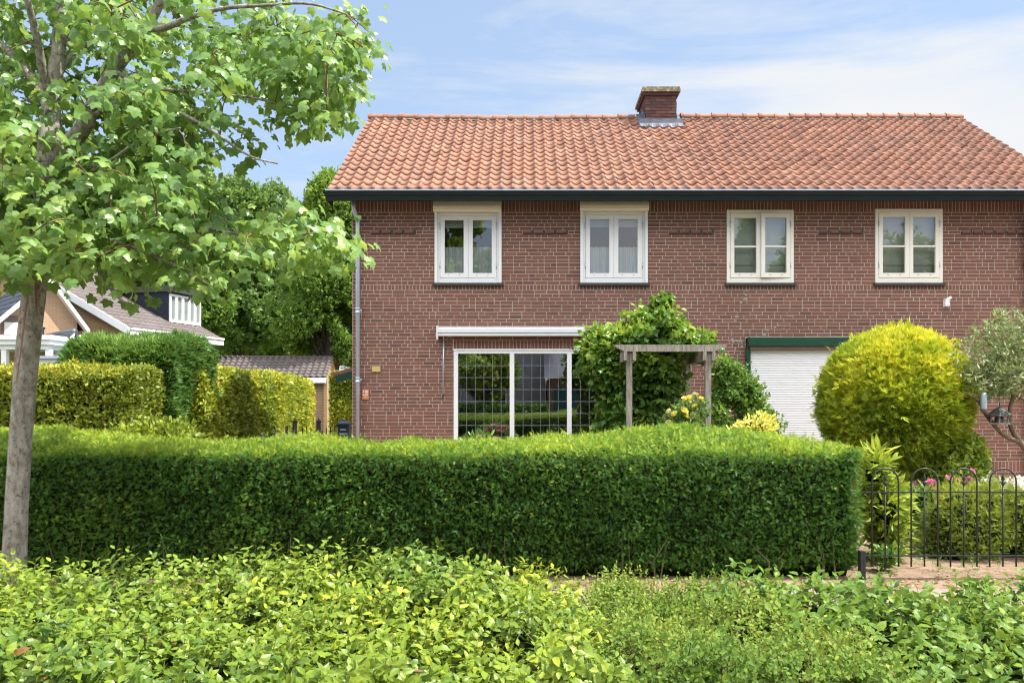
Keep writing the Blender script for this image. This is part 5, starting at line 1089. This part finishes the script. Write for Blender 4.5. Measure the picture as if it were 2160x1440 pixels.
iron_fence(df,a,A,13,.35,.235,.97,.82,.2,.011,(0,1.6,3.1,4.55),posth=1.02)
dg=thing('driveway_gate','black iron double gate across the driveway, left of the mailbox','gate',(-3.7,16.1,0))
a=np.array([at(622,0,16.1)[0],16.1,0]); b=np.array([at(722,0,16.1)[0],16.1,0]); Lg=b[0]-a[0]; nb=int(Lg/.09)
for k in range(2):
    s=Soup(); xs0=a[0]+Lg*k/2+.03; xs1=a[0]+Lg*(k+1)/2-.03
    for i in range(nb//2): X=xs0+(xs1-xs0)*(i+.5)/(nb//2); s.tube([(X,16.1,.08),(X,16.1,.92+.12*math.sin(math.pi*(i+.5)/(nb//2)))],.011,6)
    s.bar((xs0,16.1,.12),(xs1,16.1,.12),.02,.02); s.bar((xs0,16.1,.8),(xs1,16.1,.8),.02,.02); link('gate_leaf',s,M['black'],dg)
for X in (a[0],a[0]+Lg/2,b[0]): 
    s=Soup(); s.box(X-.035,X+.035,16.06,16.14,0,1.12); s.lathe([(.05,0),(.05,.03),(.02,.05),(.001,.1)],(X,16.1,1.12),8); link('post',s,M['black'],dg)
mb=thing('mailbox','dark navy mailbox with a small hipped lid at the house corner','mailbox',(at(727,905,13.3)[0],13.3,0)); c=at(727,905,13.3); u=13.3/FPX
s=Soup(); s.box(c[0]-11.5*u,c[0]+11.5*u,13.2,13.4,c[2]-22*u,c[2]+9*u); s.box(c[0]-5*u,c[0]+5*u,13.25,13.35,0,c[2]-22*u-.001); link('box',s,M['navy'],mb)
s=Soup(); X0,X1,Y0,Y1,Z=c[0]-13*u,c[0]+13*u,13.17,13.43,c[2]+9.1*u; s.box(X0,X1,Y0,Y1,Z,Z+4*u); q=4*u; s.add([(X0,Y0,Z+q+.001),(X1,Y0,Z+q+.001),(X1,Y1,Z+q+.001),(X0,Y1,Z+q+.001),(c[0]-6*u,13.27,Z+9*u),(c[0]+6*u,13.27,Z+9*u),(c[0]+6*u,13.33,Z+9*u),(c[0]-6*u,13.33,Z+9*u)],[(0,1,5,4),(1,2,6,5),(2,3,7,6),(3,0,4,7),(4,5,6,7)]); s.lathe([(2*u,9*u),(2.5*u,11*u),(.001,14*u)],(c[0],13.3,Z),8); link('lid',s,M['navy'],mb)
s=Soup(); s.box(c[0]-6*u,c[0]+6*u,13.192,13.199,c[2]-1*u,c[2]+.6*u); s.box(c[0]-9*u,c[0]+9*u,13.19,13.199,c[2]-9.3*u,c[2]-8*u); link('letter_slot',s,M['zinc'],mb)
# ================================================================== ACROSS THE STREET (seen mirrored in the glass)
oh=thing('facing_house','pale plastered house across the street, mirrored in the leaded window','house',(-4,-14,0))
s=Soup(); s.box(-11,1.0,-22,-14,0,5.2); link('wall',s,M['greywall'],oh)
s=Soup(); s.add([(-11.4,-13.6,5.0),(1.4,-13.6,5.0),(1.4,-18,8.3),(-11.4,-18,8.3),(-11.4,-22.4,5.0),(1.4,-22.4,5.0)],[(1,0,3,2),(4,5,2,3),(0,4,3),(1,2,5)]); link('roof',s,M['browntile'],oh)
for X in (-8.5,-4.6,-2.2):
    s=Soup(); s.box(X,X+1.2,-14.0+.001,-13.95,1.0,2.5); wn=link('window',s,M['white'],oh); s=Soup(); s.box(X+.1,X+1.1,-13.949,-13.94,1.1,2.4); link('pane',s,M['navy'],wn)
og=thing('facing_garage','garage with teal door across the street, mirrored in the leaded window','garage',(3.5,-12,0))
s=Soup(); s.box(1.1,8,-18,-12,0,2.6); link('wall',s,M['brown_brick'],og); s=Soup(); s.add([(.9,-11.6,2.6),(8.3,-11.6,2.6),(8.3,-15,4.6),(.9,-15,4.6)],[(1,0,3,2)]); link('roof',s,M['darktile'],og)
s=Soup(); s.box(1.4,3.6,-11.999,-11.93,0,2.2); m_=plain('teal_door',(.02,.13,.12),.4); link('door',s,m_,og)
hedge_full('facing_hedge','clipped green hedge across the street, mirrored in the glass',(-10,-9.6,0),(1,0,0),(0,-1,0),11,[(0,.05),(0,1.1),(.1,1.25),(.6,1.25),(.7,.4)],7000,[CL[0]],.12,M['shrub'],tone=lambda p,n:.4+0*n[:,2])
def streettree(label,x,y,h,w_,n,mat):
    L=[((x+dx*w_,y+dy*w_,h*zz),(w_*.62,w_*.62,h*.2)) for dx,dy,zz in ((0,0,.8),(.5,.2,.62),(-.5,-.2,.62),(.1,.5,.55),(-.1,-.5,.5))]
    tree('street_tree',label,(x,y),L,n,.3,mat,.2,gap=.42,group='trees across the street')
streettree('leafy street tree mirrored in the leftmost upstairs window',-3.2,-8.2,11.5,1.9,6500,M['bgyellow'])
streettree('slim young tree mirrored in the leaded window',-1.9,-11.2,4.6,1.3,3500,M['bgyellow'])
streettree('leafy street tree mirrored in the ajar cream window',10.8,-8.5,10.8,1.8,6000,M['bgmid'])
streettree('leafy street tree mirrored in the rightmost window',17.6,-9,9.6,2.2,5000,M['bgmid'])
streettree('low street tree mirrored in the second window',5.6,-10,7.6,1.2,2600,M['bgmid'])

# ================================================================== CAMERA, LIGHT, SKY
cam=bpy.data.cameras.new('camera'); co_=bpy.data.objects.new('camera',cam); COL.objects.link(co_)
cam.sensor_width=36; cam.lens=36*FPX/2160; cam.shift_x=-(CX-1080)/2160; cam.shift_y=(CY-720)/2160; cam.clip_start=.1; cam.clip_end=1000
co_.location=(0,0,ZE); co_.rotation_euler=(R(90),0,0); sc.camera=co_
EL,AZ=60.5,9.          # sun to the right, a little to the camera's side of the facade plane
sd_=Vector((math.cos(R(EL))*math.cos(R(AZ)),-math.cos(R(EL))*math.sin(R(AZ)),math.sin(R(EL))))
su=bpy.data.lights.new('sun','SUN'); su.energy=SUN; su.angle=R(.6); su.color=(1,.95,.86); so=bpy.data.objects.new('sun',su); COL.objects.link(so); so.rotation_euler=sd_.to_track_quat('Z','Y').to_euler(); so.location=(20,0,30)
w_=bpy.data.worlds.new('World'); sc.world=w_; w_.use_nodes=True; t=w_.node_tree; t.nodes.clear()
sk=t.nodes.new('ShaderNodeTexSky'); sk.sky_type='NISHITA'; sk.sun_disc=False; sk.sun_elevation=R(EL); sk.sun_rotation=R(90+AZ); sk.air_density=1.0; sk.dust_density=1.2; sk.ozone_density=1.6
bg=t.nodes.new('ShaderNodeBackground'); bg.inputs[1].default_value=SKY; wo=t.nodes.new('ShaderNodeOutputWorld')
dv=t.nodes.new('ShaderNodeTexCoord').outputs['Generated']
# thin high cloud: stretched noise over the dome, thicker towards the right
mp_=mapping(t,dv,(1.0,1.0,4.2)); n1=noise(t,mp_,1.9,9,.60); n1.node.inputs['Distortion'].default_value=.9; n2=noise(t,mapping(t,dv,(1.6,1.6,11)),3.0,9,.62)
sep=t.nodes.new('ShaderNodeSeparateXYZ'); t.links.new(dv,sep.inputs[0])
def mth(op,a,b=None,cl=False):
    n=t.nodes.new('ShaderNodeMath'); n.operation=op; n.use_clamp=cl
    for s_,v in ((n.inputs[0],a),(n.inputs[1],b)):
        if v is None: continue
        if hasattr(v,'is_linked'): t.links.new(v,s_)
        else: s_.default_value=v
    return n.outputs[0]
def gauss(s_,c_,w__): d=mth('DIVIDE',mth('SUBTRACT',s_,c_),w__); return mth('MULTIPLY',d,d)
dx_=mth('SUBTRACT',sep.outputs[0],.36); ds=mth('ADD',gauss(sep.outputs[0],CB[0],CB[1]),gauss(mth('SUBTRACT',sep.outputs[2],mth('MULTIPLY',dx_,.10)),CB[2],CB[3]))
bump_=mth('DIVIDE',1.,mth('ADD',ds,1.)); side=mth('MULTIPLY',bump_,SIDE)
cv=mth('ADD',mth('ADD',mth('MULTIPLY',n1,.75),mth('MULTIPLY',n2,.35)),side)
mask=ramp(t,cv,SKR)
c=mixc(t,.68,sk.outputs[0],VEIL)
c=mixc(t,mask,c,(CLD*.985,CLD,CLD*1.02))
# added bank of bright cloud, unseen behind the viewer, fill light for the shaded facade
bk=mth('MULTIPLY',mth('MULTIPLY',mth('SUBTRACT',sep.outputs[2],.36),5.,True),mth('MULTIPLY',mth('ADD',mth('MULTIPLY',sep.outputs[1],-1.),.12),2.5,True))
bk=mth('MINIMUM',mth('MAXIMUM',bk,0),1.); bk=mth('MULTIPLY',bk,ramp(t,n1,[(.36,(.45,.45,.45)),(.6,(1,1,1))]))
c=mixc(t,bk,c,(FILL_BANK,FILL_BANK*.99,FILL_BANK*.97)); t.links.new(c,bg.inputs[0]); t.links.new(bg.outputs[0],wo.inputs[0])
sc.view_settings.view_transform='Standard'; sc.view_settings.look='None'; sc.view_settings.exposure=EXPO; sc.view_settings.gamma=1
sc.render.engine='CYCLES'; cy=sc.cycles; cy.max_bounces=7; cy.diffuse_bounces=3; cy.glossy_bounces=3; cy.transmission_bounces=4; cy.transparent_max_bounces=12; cy.use_denoising=True; cy.filter_width=1.2; w_.cycles.sampling_method='MANUAL'; w_.cycles.sample_map_resolution=1024; cy.sample_clamp_indirect=4
try: cy.denoiser='OPENIMAGEDENOISE'
except Exception: pass
